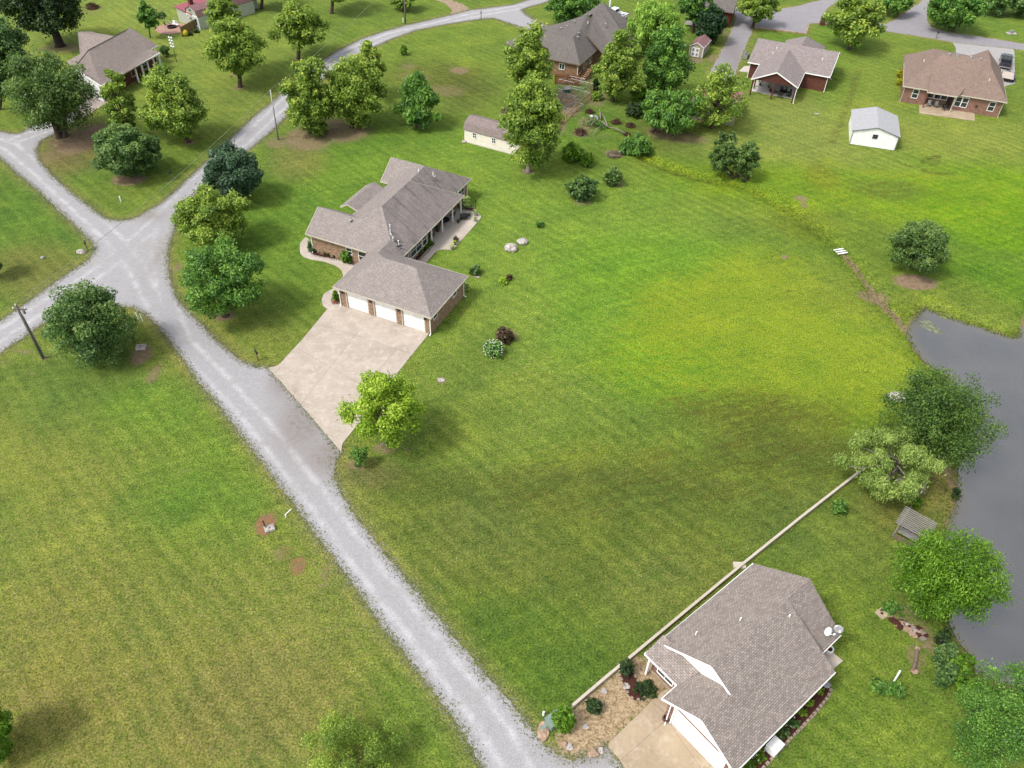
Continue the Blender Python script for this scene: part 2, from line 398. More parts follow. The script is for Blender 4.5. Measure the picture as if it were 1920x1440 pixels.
# -- ground grid, fine in the seen area, stretched to the horizon
def axis(a, b, step, far):
    core = np.arange(a, b+step, step); ext = []; q = step
    lo, hi = [], []; x = 0
    while x < far: q *= 1.35; x += q; lo.append(a-x); hi.append(core[-1]+x)
    return np.concatenate([lo[::-1], core, hi])
gx = axis(-122, 128, .5, 3500); gy = axis(12, 205, .5, 3500)
GX, GY = np.meshgrid(gx, gy); G = np.stack([GX.ravel(), GY.ravel()], 1)
core = (G[:, 0] > -122) & (G[:, 0] < 128) & (G[:, 1] > 12) & (G[:, 1] < 205)
gz = np.zeros(len(G))
near = core.copy()
dp = np.full(len(G), 99.0); dp[G[:, 0] > 25] = sdist(G[G[:, 0] > 25], POND)
gz = np.where(dp < 2.5, -.62*smooth((2.5-dp)/2.5), gz)
gz = np.where(dp < 0, -.62+np.maximum(dp, -3)*.45, gz)
DITCH = gpoly("1178,272 1215,296 1260,316 1305,330 1360,338 1405,350 1445,372 1482,392 1520,420 1550,444 1578,470 1600,494 1625,528 1650,560 1672,585 1705,612")
dd = np.full(len(G), 99.0); dd[core] = seg_dist(G[core], DITCH, False)
gz = np.where((dd < 2.2) & (dp > 0), np.minimum(gz, -.32*smooth((2.2-dd)/2.0)), gz)
# -- lawn colours: patches of differently coloured grass, as (px, py, rx, ry, rgb, weight)
Zs = [(200,1000,520,500,(134,154,66),.85),(120,1300,420,260,(140,148,70),.9),(420,900,130,190,(116,154,58),.8),(120,740,260,70,(110,140,66),.8),(330,760,120,60,(122,162,58),.8),
 (600,1250,130,200,(136,152,72),.7),(300,1120,240,120,(130,150,64),.5),(500,1330,160,120,(138,138,78),.5),
 (90,400,150,110,(104,142,58),.8),(70,500,90,50,(128,134,72),.7),(240,370,90,40,(122,148,62),.6),(150,280,80,50,(130,118,82),.75),
 (200,60,420,120,(136,166,68),.8),(330,40,120,60,(140,170,70),.7),(480,200,160,60,(132,156,68),.6),(640,40,200,50,(118,150,62),.7),
 (540,400,160,140,(114,156,58),.8),(640,290,220,60,(114,158,58),.7),(560,290,60,40,(140,140,80),.6),(850,110,170,80,(126,158,58),.8),(800,140,80,35,(118,130,60),.6),(870,170,70,40,(112,120,64),.6),
 (1000,400,330,180,(128,172,58),.8),(960,600,200,200,(132,170,64),.7),(880,760,160,120,(124,152,62),.7),(1200,560,220,140,(122,172,50),.7),(1230,480,120,60,(124,174,52),.5),
 (1430,600,210,120,(144,178,46),.8),(1330,700,200,90,(136,172,46),.6),(1590,640,130,70,(146,178,48),.8),(1560,740,120,60,(140,172,44),.7),
 (1420,770,150,50,(112,128,50),.35),(1500,840,150,70,(108,122,52),.35),(1330,900,260,80,(116,138,54),.5),(1150,870,140,30,(130,142,60),.5),(1050,920,260,60,(112,132,58),.5),
 (1100,1060,330,160,(118,142,56),.8),(1000,1230,180,120,(108,146,52),.7),(1170,1160,110,60,(112,146,60),.5),(1250,1090,160,80,(132,156,68),.6),(860,1000,130,90,(124,144,66),.6),
 (1640,1180,130,200,(122,152,56),.8),(1600,990,150,70,(118,140,64),.7),(1700,950,80,50,(126,128,66),.6),(1620,1360,200,120,(122,154,56),.8),(1770,910,40,50,(160,140,84),.6),
 (1500,280,160,110,(142,170,72),.8),(1480,210,80,50,(140,166,78),.6),(1600,200,60,150,(126,162,58),.6),(1780,260,200,60,(150,176,66),.7),(1650,120,120,80,(134,168,62),.7),
 (1740,360,240,60,(126,172,34),.9),(1880,420,160,60,(122,172,30),.8),(1850,530,140,60,(108,156,42),.8),(1560,460,120,50,(128,158,54),.6),(1700,560,140,50,(130,154,56),.6),(1480,350,140,50,(136,172,40),.8),(1330,330,180,30,(128,168,40),.7),
 (1672,352,70,22,(118,140,66),.5),(1545,330,30,30,(126,130,44),.6),(1520,420,60,30,(130,142,44),.6),(1620,420,60,40,(122,150,54),.5),
 (1130,230,120,60,(100,146,52),.7),(1180,250,80,30,(112,140,58),.5),(1260,260,90,40,(118,132,66),.6),(1500,60,120,40,(112,152,56),.7),(1850,50,100,30,(122,160,62),.8),(1100,310,120,40,(122,150,60),.6),
 (1240,690,100,60,(122,174,48),.6),(780,900,90,40,(104,126,56),.7),(690,880,60,30,(130,132,78),.6),(760,1000,60,140,(120,148,58),.5)]
Ds = [(1065,190,34,30,.9),(262,668,24,22,.8),(290,700,16,22,.6),(498,985,22,26,.9),(560,1065,18,24,.7),(610,1085,14,34,.5),(530,1040,20,20,.5),(1715,530,38,16,1.1),(1642,556,34,14,.8),(1690,605,16,14,.5),(1590,485,8,10,.7),
 (150,262,55,32,.85),(95,295,30,14,.5),(240,338,36,14,.9),(420,595,26,12,.8),(640,243,70,24,.75),(585,260,60,24,.7),(520,268,30,12,.6),(783,238,16,7,.8),(354,267,12,5,.9),(560,110,10,4,.9),(451,164,12,5,.9),(440,140,10,4,.7),
 (775,145,36,12,.45),(860,132,22,8,.7),(820,170,60,14,.5),(765,125,20,8,.5),(990,322,14,6,.9),(722,838,30,12,.7),(668,870,26,14,.6),(1170,205,60,22,.3),(1110,255,60,10,.35),(1120,180,30,20,.6),(1150,290,22,9,.7),(1088,250,20,9,.7),(1250,250,40,16,.8),(1300,262,60,12,.6),
 (1150,345,22,10,.7),(1092,378,22,8,.6),(827,713,11,5,.9),(1471,482,9,4,.9),(1505,372,16,8,.7),(1510,385,9,6,.7),(1700,1150,40,26,.5),(1740,1200,24,40,.6),(1720,1240,20,34,.6),(1780,880,18,40,.7),(1745,848,22,14,.9),(360,665,8,4,.3),
 (333,500,10,14,.7),(322,530,8,10,.6),(150,500,12,6,.8),(40,660,30,6,.6),(10,680,20,6,.5),(950,630,26,14,.6),(892,518,14,5,.6),(170,20,30,12,.4),(120,90,50,12,.6),(1305,112,20,8,.7),(1360,60,10,50,.5),(1343,110,24,12,.6),(1150,28,60,10,.4),(1080,145,40,14,.6),
 (352,880,12,6,.5),(378,878,8,5,.5),(350,795,6,50,.3),(600,680,4,3,.2),(1040,225,30,30,.7),(1100,232,20,20,.6),(1420,1070,14,6,.4),(1712,925,24,14,.6),(1560,560,10,10,.2),(82,674,10,5,.8),(60,700,10,5,.5),(282,598,14,8,.7),(430,1400,60,30,.25),(640,1200,20,40,.25),(700,1290,14,30,.25),(60,1330,60,60,.35)]
base = np.array([lin(118)/ALBK, lin(150)/ALBK, lin(58)/ALBK])
gc = np.tile(base, (len(G), 1)); dirt = np.zeros(len(G)); dry = np.full(len(G), .25)
wx = wob(G, .12, 1); wy = wob(G, .13, 2); wf = wob(G, .5, 3)
def zone(px, py, rx, ry, hard=False):
    c = at(px, py); d = proj([c])[2][0]; r1 = rx*d/FPX; r2 = abs(at(px, py-ry)[1]-at(px, py+ry)[1])/2
    k = .35 if not hard else .25
    q = ((G[:, 0]+wx*r1*k-c[0])/r1)**2+((G[:, 1]+wy*r2*k-c[1])/r2)**2
    return np.exp(-q*q*.7) if not hard else np.clip(1.35-q, 0, 1)
for px, py, rx, ry, c, wgt in Zs:
    f = (zone(px, py, rx, ry)*wgt*(1+.2*wf))[:, None]; f = np.clip(f, 0, 1)
    gc = gc*(1-f)+np.array([lin(q)/ALBK for q in c])*f
    dry = dry*(1-f[:, 0])+f[:, 0]*np.clip((c[0]-112)/45., 0, 1)*(1 if c[2] > 55 else .3)
for px, py, rx, ry, wgt in Ds: dirt = np.maximum(dirt, zone(px, py, rx, ry, True)*wgt)
sub = core
def near_road(poly, wid, amt):
    d = np.full(len(G), 99.0); A = np.array(poly); m = core & (G[:, 0] > A[:, 0].min()-4) & (G[:, 0] < A[:, 0].max()+4) & (G[:, 1] > A[:, 1].min()-4) & (G[:, 1] < A[:, 1].max()+4)
    d[m] = sdist(G[m], poly)
    return d
LOW = gpoly('636,880 900,872 1010,868 1150,880 1280,886 1420,908 1560,902 1605,892 1395,1052 1215,1208 1060,1330 1010,1372 800,1110')
lo = np.zeros(len(G)); lo[core] = np.clip(.5-(sdist(G[core], LOW)+.5*wf[core])/.9, 0, 1)
gc = gc*(1-lo[:, None]*np.array([.10, .13, .02]))
dr = np.minimum(near_road(ROAD, 1, 1), near_road(STREET, 1, 1))
verge = np.clip(1-dr/1.6, 0, 1)
gc = gc*(1-.6*verge[:, None])+np.array([lin(164)/ALBK, lin(160)/ALBK, lin(100)/ALBK])*.6*verge[:, None]
gritty = np.clip(1-dr/.9, 0, 1); gravelly = np.where(dr < 0, 1, gritty)
dirt = np.maximum(dirt, np.clip(1-dr/.8, 0, 1)*.42)
db = sdist(G[core], BEDPATCH); bed = np.zeros(len(G)); bed[core] = np.clip(.5-db/1.2, 0, 1); dirt = np.maximum(dirt, bed*1.1)
dirt = np.maximum(dirt, np.where((G[:, 0] > at(1575, 470)[0]) & core, np.clip(1-dd/.8, 0, 1)*1.35*(.9+.3*wf), 0))
dirt = np.maximum(dirt, np.clip(1-np.abs(dp)/.8, 0, 1)*.7); dirt = np.where(dp < -.2, 1, dirt)
lush = np.clip(1-np.abs(dd-1.3)/2.2, 0, 1)*np.where(core, 1, 0)*(.6+.4*wf)
gc = gc*(1-.5*lush[:, None])+np.array([lin(112)/ALBK, lin(150)/ALBK, lin(40)/ALBK])*.5*lush[:, None]
dm = (dd < .8)&core
nx, ny = len(gx), len(gy)
me = bpy.data.meshes.new('ground'); V = np.stack([G[:, 0], G[:, 1], gz], 1)
me.vertices.add(len(V)); me.vertices.foreach_set('co', V.ravel())
ii = (np.arange(ny-1)[:, None]*nx+np.arange(nx-1)).ravel(); Fq = np.stack([ii, ii+1, ii+nx+1, ii+nx], 1)
me.loops.add(Fq.size); me.loops.foreach_set('vertex_index', Fq.ravel().astype(np.int32))
me.polygons.add(len(Fq)); me.polygons.foreach_set('loop_start', np.arange(0, Fq.size, 4, dtype=np.int32))
me.update(calc_edges=True); me.validate()
def vcol(me, name, arr):
    a = me.color_attributes.new(name, 'FLOAT_COLOR', 'POINT')
    a.data.foreach_set('color', np.ascontiguousarray(arr, dtype=np.float32).ravel())
vcol(me, 'grass', np.concatenate([gc, np.ones((len(G), 1))], 1))
red = np.zeros(len(G))
for q in ((560,1065,45,50),(498,985,30,30)): red = np.maximum(red, zone(*q, True))
lime = np.zeros(len(G)); brown = np.zeros(len(G))
for q, a_ in (((1430,610,290,140),1.),((1340,700,230,80),.8),((1600,660,140,80),.9),((1150,860,190,26),.6),((1740,370,260,60),.6),((1330,330,200,26),.6),((1560,790,120,60),.6)): lime = np.maximum(lime, zone(*q)*a_)
for q, a_ in (((1420,775,170,44),1.),((1500,850,170,60),1.),((1300,900,220,60),.8),((1030,920,260,50),.75),((1280,1000,220,60),.5),((820,150,110,40),.8),((960,700,80,40),.3),((1672,352,80,24),.75),((770,900,90,30),.6),((100,1350,160,90),.5),((450,1350,160,80),.5),((250,960,160,60),.3),((1560,560,100,20),.5),((1750,360,60,20),.5),((1150,230,60,20),.4),((700,300,160,30),.3),((1100,1050,120,40),.4)): brown = np.maximum(brown, zone(*q)*a_)
def line(s_, wd, closed=False):
    o_ = np.zeros(len(G)); P_ = gpoly(s_); A_ = np.array(P_); m_ = core & (G[:, 0] > A_[:, 0].min()-3) & (G[:, 0] < A_[:, 0].max()+3) & (G[:, 1] > A_[:, 1].min()-3) & (G[:, 1] < A_[:, 1].max()+3)
    o_[m_] = np.clip(1.2-seg_dist(G[m_], P_, False)/wd, 0, 1); return o_
for s_ in ("1693,308 1705,312 1722,311 1733,305 1736,296", "1728,315 1737,322 1752,325 1770,326 1790,327", "1743,310 1745,300 1749,290", "1727,318 1725,312 1732,300", "1757,308 1760,292"): brown = np.maximum(brown, line(s_, .6)*1.25)
for s_ in ("1612,130 1600,165 1588,200 1574,235 1560,270", "1200,300 1260,322 1330,340"): brown = np.maximum(brown, line(s_, 1.1)*.9)
for s_ in ("1205,290 1260,312 1320,330 1400,352 1450,378 1480,400", "1545,300 1600,318 1680,328 1800,334"): lime = np.maximum(lime, line(s_, 2.0)*1.1)
straw = np.clip(bed*1.3, 0, 1)
vcol(me, 'patch', np.stack([np.clip(lime, 0, 1), np.clip(brown, 0, 1), straw, np.ones(len(G))], 1))
vcol(me, 'mask', np.stack([np.clip(dry, 0, 1), np.clip(dirt, 0, 1.35), np.clip(red, 0, 1), np.ones(len(G))], 1))
me.shade_smooth()
RD = math.atan2(at(905,1260)[1]-at(430,785)[1], at(905,1260)[0]-at(430,785)[0])   # heading of the main gravel road
k = NT('lawn'); co = k.coord()
at1 = k.n('Attribute', attribute_name='grass'); at2 = k.n('Attribute', attribute_name='mask')
sp = k.n('SeparateColor'); k.l(at2.outputs[0], sp.inputs[0])
nA = k.noise(co, .35, 6, .65); nB = k.noise(co, 1.7, 5, .7); nC = k.noise(co, 6.5, 4, .75); nD = k.noise(co, 2.6, 6, .75)
stp = k.noise(k.mapping(k.mapping(co, rot=(0, 0, -RD)), (.16, 1.25, 1)), 1.0, 3, .6)
stq = k.noise(k.mapping(k.mapping(co, rot=(0, 0, -RD-1.15)), (.14, 1.1, 1)), 1.0, 3, .6)
c = k.mix(1.0, at1.outputs[0], k.mix(k.ramp(nA, .3, .7), (.80, .84, .86), (1.22, 1.15, 1.1)), 'MULTIPLY')
c = k.mix(1.0, c, k.mix(k.ramp(nB, .32, .68), (.68, .74, .68), (1.34, 1.26, 1.26)), 'MULTIPLY')
c = k.mix(1.0, c, k.mix(k.ramp(stp, .36, .64), (.86, .89, .88), (1.15, 1.11, 1.12)), 'MULTIPLY')
c = k.mix(1.0, c, k.mix(k.ramp(stq, .36, .64), (.90, .92, .92), (1.11, 1.08, 1.08)), 'MULTIPLY')
at3 = k.n('Attribute', attribute_name='patch'); sq = k.n('SeparateColor'); k.l(at3.outputs[0], sq.inputs[0])
def mow(rot, per, seed):
    wv = k.n('TexWave', wave_type='BANDS', bands_direction='Y', wave_profile='SIN'); k.l(k.mapping(co, rot=(0, 0, rot)), wv.inputs['Vector'])
    for nm, vl in (('Scale', .314/per), ('Distortion', 6.0), ('Detail', 2.0), ('Detail Scale', .35)): wv.inputs[nm].default_value = vl
    return wv.outputs[1]
nM = k.noise(co, .06, 2)
m1 = mow(-RD, 1.5, 0); m2 = mow(-RD-1.25, 1.3, 1)
c = k.mix(k.math('MULTIPLY', k.ramp(nM, .62, .42), .8), c, k.mix(1.0, c, k.mix(m1, (.90, .93, .90), (1.10, 1.07, 1.08)), 'MULTIPLY'))
c = k.mix(k.math('MULTIPLY', k.ramp(nM, .40, .60), .8), c, k.mix(1.0, c, k.mix(m2, (.93, .95, .93), (1.07, 1.05, 1.06)), 'MULTIPLY'))
sA = k.noise(k.mapping(k.mapping(co, rot=(0, 0, -RD-1.1)), (.22, 1.5, 1)), 1.0, 6, .75); sB = k.noise(co, 1.1, 7, .8)
mx = k.math('ADD', k.math('MULTIPLY', k.math('SUBTRACT', sA, .5), 1.9), k.math('MULTIPLY', k.math('SUBTRACT', sB, .5), 1.9))
c = k.mix(k.math('MULTIPLY', k.ramp(k.math('ADD', k.math('MULTIPLY', sq.outputs[0], .56), mx), .24, .72), .9), c, S(158,180,44))
c = k.mix(k.math('MULTIPLY', k.ramp(k.math('ADD', k.math('MULTIPLY', sq.outputs[1], .60), mx), .30, .80), .9), c, S(98,104,42))
nE = k.noise(co, 2.1, 5, .8); nF = k.noise(co, .13, 6, .7)
c = k.mix(1.0, c, k.mix(k.ramp(nF, .36, .64), (.80, .90, .90), (1.18, 1.09, 1.05)), 'MULTIPLY')
c = k.mix(k.math('MULTIPLY', k.ramp(nE, .58, .70), .35), c, S(92,116,44))
f = k.math('MULTIPLY', k.ramp(k.math('ADD', k.math('MULTIPLY', nD, .95), k.math('MULTIPLY', m1, .05)), .42, .60), k.math('MULTIPLY', sp.outputs[0], .78))
c = k.mix(f, c, S(190,172,112))
c = k.mix(1.0, c, k.mix(k.ramp(nC, .36, .64), (.42, .46, .4), (1.58, 1.54, 1.5)), 'MULTIPLY')
sand = k.mix(sp.outputs[2], S(192,165,135), S(200,140,100))
sand = k.mix(k.ramp(nB, .35, .65), sand, S(150,128,102))
sand = k.mix(k.math('MULTIPLY', k.ramp(nC, .5, .72), .6), sand, S(118,104,78))
sand = k.mix(sq.outputs[2], sand, k.mix(k.ramp(k.math('ADD', k.math('MULTIPLY', nC, .5), k.math('MULTIPLY', nD, .5)), .40, .56), S(150,118,80), S(238,212,172)))
f = k.ramp(k.math('ADD', k.math('ADD', sp.outputs[1], k.math('MULTIPLY', nD, 1.9)), k.math('MULTIPLY', nC, .7)), 1.62, 2.08)
c = k.mix(f, c, sand)
k.bump(nC, .9, .12); gm = k.fin(c, .95, .1)
me.materials.append(gm)
go = bpy.data.objects.new('ground', me); COL.objects.link(go); go['kind'] = 'structure'

def ragged(poly, step, amp, seed):
    g = np.random.default_rng(seed); out = []; n = len(poly)
    for i in range(n):
        a, b = np.array(poly[i]), np.array(poly[(i+1) % n]); L = np.linalg.norm(b-a); m = max(1, int(L/step)); nr = np.array([-(b-a)[1], (b-a)[0]])/max(L, 1e-6)
        for j in range(m):
            p = a+(b-a)*j/m; out.append(tuple(p+nr*g.normal(0, amp)))
    return out
def sheet(name, poly, z, m, kind='structure', grid=0, attrs=None, thick=0.0, parent=None):
    poly = [tuple(p[:2]) for p in poly]; vs = [Vector(p) for p in poly]; n = len(vs)
    if grid:
        A = np.array(poly); X, Y = np.meshgrid(np.arange(A[:, 0].min(), A[:, 0].max(), grid), np.arange(A[:, 1].min(), A[:, 1].max(), grid))
        Q = np.stack([X.ravel(), Y.ravel()], 1); Q = Q[inside(Q, poly)]; Q = Q[seg_dist(Q, poly) > grid*.45]
        vs += [Vector(q) for q in Q]
    r = delaunay_2d_cdt(vs, [(i, (i+1) % n) for i in range(n)], [], 1, 1e-4)
    vo = np.array([(v.x, v.y) for v in r[0]]); fo = [tuple(f) for f in r[2]]
    cen = np.array([vo[list(f)].mean(0) for f in fo]); ok = inside(cen, poly); fo = [f for f, o_ in zip(fo, ok) if o_]
    b = MB(); b.add([(x, y, z) for x, y in vo], fo)
    if thick:
        a = sum(poly[i][0]*poly[(i+1) % n][1]-poly[(i+1) % n][0]*poly[i][1] for i in range(n)); pl = poly if a > 0 else poly[::-1]
        b.add([(x, y, z-thick) for x, y in pl]+[(x, y, z) for x, y in pl], [(i, (i+1) % n, n+(i+1) % n, n+i) for i in range(n)])
    o = b.build(name, m, parent)
    if kind: o['kind'] = kind
    if attrs: vcol(o.data, 'lane', attrs(np.array(b.v)[:, :2]))
    return o
# gravel: tyre tracks follow each road's centre line
CLs = [gpoly("972,1440 900,1330 818,1225 741,1130 668,1035 604,948 543,870 480,790 412,715 340,640 285,560 255,500 215,450 150,390 85,330 20,275 -60,250"),
       gpoly("340,640 312,560 300,470 312,410 350,358 400,312 460,262 520,205 590,140 650,98 730,66 800,50 880,30 980,12"),
       gpoly("-60,672 10,622 90,570 170,520 230,475 290,420 345,365"), gpoly("30,262 100,238 150,212")]
def lanes(Q):
    d = np.full(len(Q), 99.0)
    for cl in CLs: d = np.minimum(d, seg_dist(Q, cl, False))
    e = seg_dist(Q, ROAD)*(1-.9*np.clip(zoneq(Q, 250, 480, 110, 130), 0, 1)); ap = zoneq(Q, 575, 775, 52, 80)*1.3+zoneq(Q, 530, 715, 25, 30)+zoneq(Q, 1090, 1415, 60, 20)+zoneq(Q, 630, 850, 26, 50)+zoneq(Q, 300, 480, 12, 50)*.6+zoneq(Q, 285, 405, 30, 12)*.8+zoneq(Q,600,860,30,30)*.6
    return np.stack([np.clip(d/3., 0, 1), np.clip(e/1.2, 0, 1), np.clip(ap, 0, 1), np.ones(len(Q))], 1)
def zoneq(Q, px, py, rx, ry):
    c = at(px, py); d = proj([c])[2][0]; r1 = rx*d/FPX; r2 = abs(at(px, py-ry)[1]-at(px, py+ry)[1])/2
    q = ((Q[:, 0]-c[0])/r1)**2+((Q[:, 1]-c[1])/r2)**2; return np.exp(-q*1.2)
def gravel(name, ca, cb, cc):
    k = NT(name); co = k.coord(); a = k.n('Attribute', attribute_name='lane'); sp = k.n('SeparateColor'); k.l(a.outputs[0], sp.inputs[0])
    n1 = k.noise(co, .5, 6, .7); n2 = k.noise(co, 9, 3, .8); n3 = k.noise(co, 2.2, 6, .75)
    t = k.math('ABSOLUTE', k.math('SUBTRACT', sp.outputs[0], .30)); t = k.math('ADD', t, k.math('MULTIPLY', k.math('SUBTRACT', n1, .5), .22))
    c = k.mix(k.math('SUBTRACT', 1.0, k.math('MULTIPLY', k.ramp(t, .16, .0), k.math('MULTIPLY', sp.outputs[1], k.ramp(n1, .72, .40)))), ca, cb)            # packed pale wheel tracks, looser stone between
    c = k.mix(k.math('MULTIPLY', k.ramp(n1, .5, .7), .5), c, cc)
    c = k.mix(k.math('MULTIPLY', sp.outputs[2], k.ramp(n3, .2, .75)), c, S(146,130,114))
    c = k.mix(k.ramp(k.math('ADD', sp.outputs[1], k.math('MULTIPLY', n3, .9)), .35, .8), k.mix(k.ramp(n3, .4, .6), S(176,170,150), S(205,200,196)), c)
    c = k.mix(1.0, c, k.mix(k.ramp(n3, .3, .7), (.88, .88, .88), (1.1, 1.1, 1.1)), 'MULTIPLY')
    c = k.mix(1.0, c, k.mix(k.ramp(n2, .3, .7), (.74, .74, .75), (1.2, 1.2, 1.2)), 'MULTIPLY')
    k.bump(n2, .5, .04); return k.fin(c, .92, .15)
M['gravel'] = gravel('gravel', S(232,230,231), S(200,198,200), S(198,191,186))
M['asphalt'] = gravel('worn_street', S(196,192,194), S(182,178,182), S(206,200,198))
sheet('gravel_road', ragged(ROAD, .22, .07, 5), .012, M['gravel'], grid=.8, attrs=lanes)
sheet('street', ragged(STREET, .8, .10, 6), .012, M['asphalt'], grid=1.5, attrs=lambda Q: np.stack([np.full(len(Q), .5), np.clip(seg_dist(Q, STREET)/1.0, 0, 1), zoneq(Q, 1372, 95, 25, 45)*.7, np.ones(len(Q))], 1))
sheet('dirt_lane', ragged(DIRTLANE, .8, .15, 8), .016, paint('tan_dirt', S(196,172,146), .95, var=.25, scale=2))
sheet('driveway', DRIVE, .05, M['conc'], thick=.08)
sheet('walkway', WALK, .058, M['conc2'], thick=.08)
sheet('patio_slab', PATIO, .062, M['conc2'], thick=.09)
sheet('driveway', H2DRIVE, .06, M['conc3'], thick=.09)
sheet('walkway', H2WALK, .10, M['conc3'], thick=.12)
sheet('patio_slab', H2SLAB, .09, M['conc2'], thick=.12)
sheet('patio_slab', H4SLAB, .08, paint('bright_concrete', S(248,240,232), .85, var=.05), thick=.1)
sheet('patio_slab', H3SLAB, .08, M['conc3'], thick=.1)
sheet('driveway', gpoly('148,207 160,218 178,207 204,190 200,150 165,140 140,190'), .03, M['conc'], thick=.05)
sheet('driveway', H3DRIVE, .03, paint('pale_concrete', S(206,202,200), .85, var=.1), thick=.05)
# expansion joints of the two concrete drives
def joint(a, b, z, wd=.035):
    p, q = Vector(at(*a)), Vector(at(*b)); t = (q-p).normalized(); n = Vector((-t.y, t.x, 0))*wd/2
    return [(p.x-n.x, p.y-n.y, z), (q.x-n.x, q.y-n.y, z), (q.x+n.x, q.y+n.y, z), (p.x+n.x, p.y+n.y, z)]
jb = MB()
for a, b in (((602,609),(772,664)),((560,655),(712,742)),((671,622),(560,765)),((748,648),(690,722))): jb.add(joint(a, b, .0545), [(0,1,2,3)])
jb.build('driveway_joint', M['joint'])['kind'] = 'structure'
jb = MB()
for a, b in (((1163,1426),(1250,1350)),((1223,1318),(1250,1340)),((1250,1350),(1322,1452))): jb.add(joint(a, b, .0645), [(0,1,2,3)])
jb.build('driveway_joint', M['joint'])['kind'] = 'structure'
# pond
k = NT('pond_water'); co = k.coord(); n1 = k.noise(k.mapping(co, rot=(0, 0, .6)), .05, 5, .6); n2 = k.noise(co, 1.6, 4, .7)
at4 = k.n('Attribute', attribute_name='lane'); ss = k.n('SeparateColor'); k.l(at4.outputs[0], ss.inputs[0]); c = k.mix(k.ramp(n1, .32, .64), S(66,65,60), S(112,109,103)); c = k.mix(k.ramp(k.math('ADD', ss.outputs[0], k.math('MULTIPLY', n2, .5)), .75, .2), c, S(112,100,74)); c = k.mix(1.0, c, k.mix(k.ramp(n2, .3, .7), (.93, .93, .93), (1.07, 1.07, 1.07)), 'MULTIPLY')
rip = k.noise(k.mapping(co, (1, 2.2, 1), (0, 0, .5)), 2.4, 4, .65); k.bump(rip, .3, .08); k.fin(c, .05, .8); k.b.inputs['IOR'].default_value = 2.2; M['water'] = k.m
A = np.array(POND); cc = A.mean(0); big = [tuple(p+(p-cc)/np.linalg.norm(p-cc)*1.2) for p in A]
sheet('pond', POND, -.6, M['water'], grid=1.2, attrs=lambda Q: np.stack([np.clip(seg_dist(Q, POND)/3.0, 0, 1)]*3+[np.ones(len(Q))], 1))
# ================= BUILDINGS
def frame_obj(name, px0, px1, z, label, cat, group=None, f3=None):
    a = at(*px0, z); b = at(*px1, z); r = math.atan2(b[1]-a[1], b[0]-a[0])
    return empty(name, (a[0], a[1], 0), r, label, cat, group)
def to_world(o, u, v, z=0):
    c, s = math.cos(o.rotation_euler.z), math.sin(o.rotation_euler.z)
    return (o.location.x+c*u-s*v, o.location.y+s*u+c*v, z)
# ---- main ranch house with three-bay garage
H1 = frame_obj('ranch_house', (623.4,537.8), (808.6,596.9), 2.75, 'tan brick ranch house with taupe hip roof and three white garage doors', 'house')
kk = 1.1025
def q1(u, v, z): return (u*kk, v*kk, 2.75+(z-2.7)*kk)
e = 2.7
GFL, GFR, GBR, GBI = q1(0,0,e), q1(11.34,0,e), q1(11.34,7.86,e), q1(3.58,7.86,e)
J, K_, AR, GL, GR = q1(1.72,6.0,3.78), q1(1.66,8.65,3.80), q1(-.12,6.84,e), q1(3.75,3.93,5.0), q1(7.52,3.93,5.0)
AL, N_, AV, AP = q1(-8.16,6.81,e), q1(-1.0,11.45,5.65), q1(-2.75,9.65,4.6), q1(-8.16,9.65,4.6)
R1, T_, MR0, MR1 = q1(-1.1,17.6,5.65), q1(-1.3,21.5,5.65), q1(3.6,7.86,e), q1(3.48,22.2,e)
CL, CV, CP = q1(-7,20.42,e), q1(-2.9,23.2,4.6), q1(-7,23.25,4.6)
plain = [[GFL,GFR,GR,GL],[GFR,GBR,GR],[GBR,GBI,J,GL,GR],[GFL,GL,J,K_,AR],
  [AL,AR,K_,N_,AV,AP],[AP,AV,q1(-5.9,12.5,e),q1(-8.16,12.5,e)],
  [N_,AV,q1(-5.9,12.5,e),q1(-5.9,13.2,e),q1(-5.9,20.45,e),CV,T_,R1],[CL,q1(-5.9,20.45,e),CV,CP],[CP,CV,T_,q1(2.41,26.1,e),q1(-7,26.1,e)]]
roof_mesh(plain, 'roof', M['shingle_a'], H1)
roof_mesh([[N_,R1,MR1,MR0,J,K_],[R1,T_,q1(2.41,26.1,e),q1(2.41,22.3,e)],[R1,MR1,q1(2.3,22.2,e)]], 'roof', M['shingle_as'], H1)['label'] = 'roof slope with dark algae streaks'
roof_mesh([[q1(-7.95,13.3,2.74),q1(-7.95,18.9,2.74),q1(-6.8,18.9,3.45),q1(-6.8,13.1,3.45)],[q1(-6.8,13.1,3.45),q1(-6.8,18.9,3.45),q1(-5.5,18.9,2.95),q1(-5.5,13.1,2.95)]], 'porch_roof', M['shingle_a'], H1)
fascia([(GFL,GFR),(GFR,GBR),(GBR,q1(3.8,7.86,e)),(GFL,q1(0,6.7,e)),(AL,q1(-.3,6.81,e)),(AL,AP),(AP,q1(-8.16,12.5,e)),(MR0,MR1),(MR1,R1),(q1(2.41,22.4,e),q1(2.41,26.1,e)),(q1(2.41,26.1,e),q1(-7,26.1,e)),
  (CL,q1(-5.9,20.42,e)),(CL,CP),(q1(-7.95,13.3,2.74),q1(-7.95,18.9,2.74)),(q1(-7.95,13.3,2.74),q1(-6.8,13.1,3.45)),(q1(-5.5,13.1,2.95),q1(-6.8,13.1,3.45))], M['cream'], H1)
i_ = .42
def w1(*p): return [(a*kk, b*kk) for a, b in p]
wb = MB()
wb.prism(w1((-7.75,7.25),(.3,7.25),(.3,8.6),(2.9,8.6),(2.9,14.3),(1.0,14.3),(1.0,22.4),(2.0,22.4),(2.0,25.7),(-6.6,25.7),(-6.6,20.8),(-5.5,20.8),(-5.5,12.1),(-7.75,12.1)), 0, 2.78)
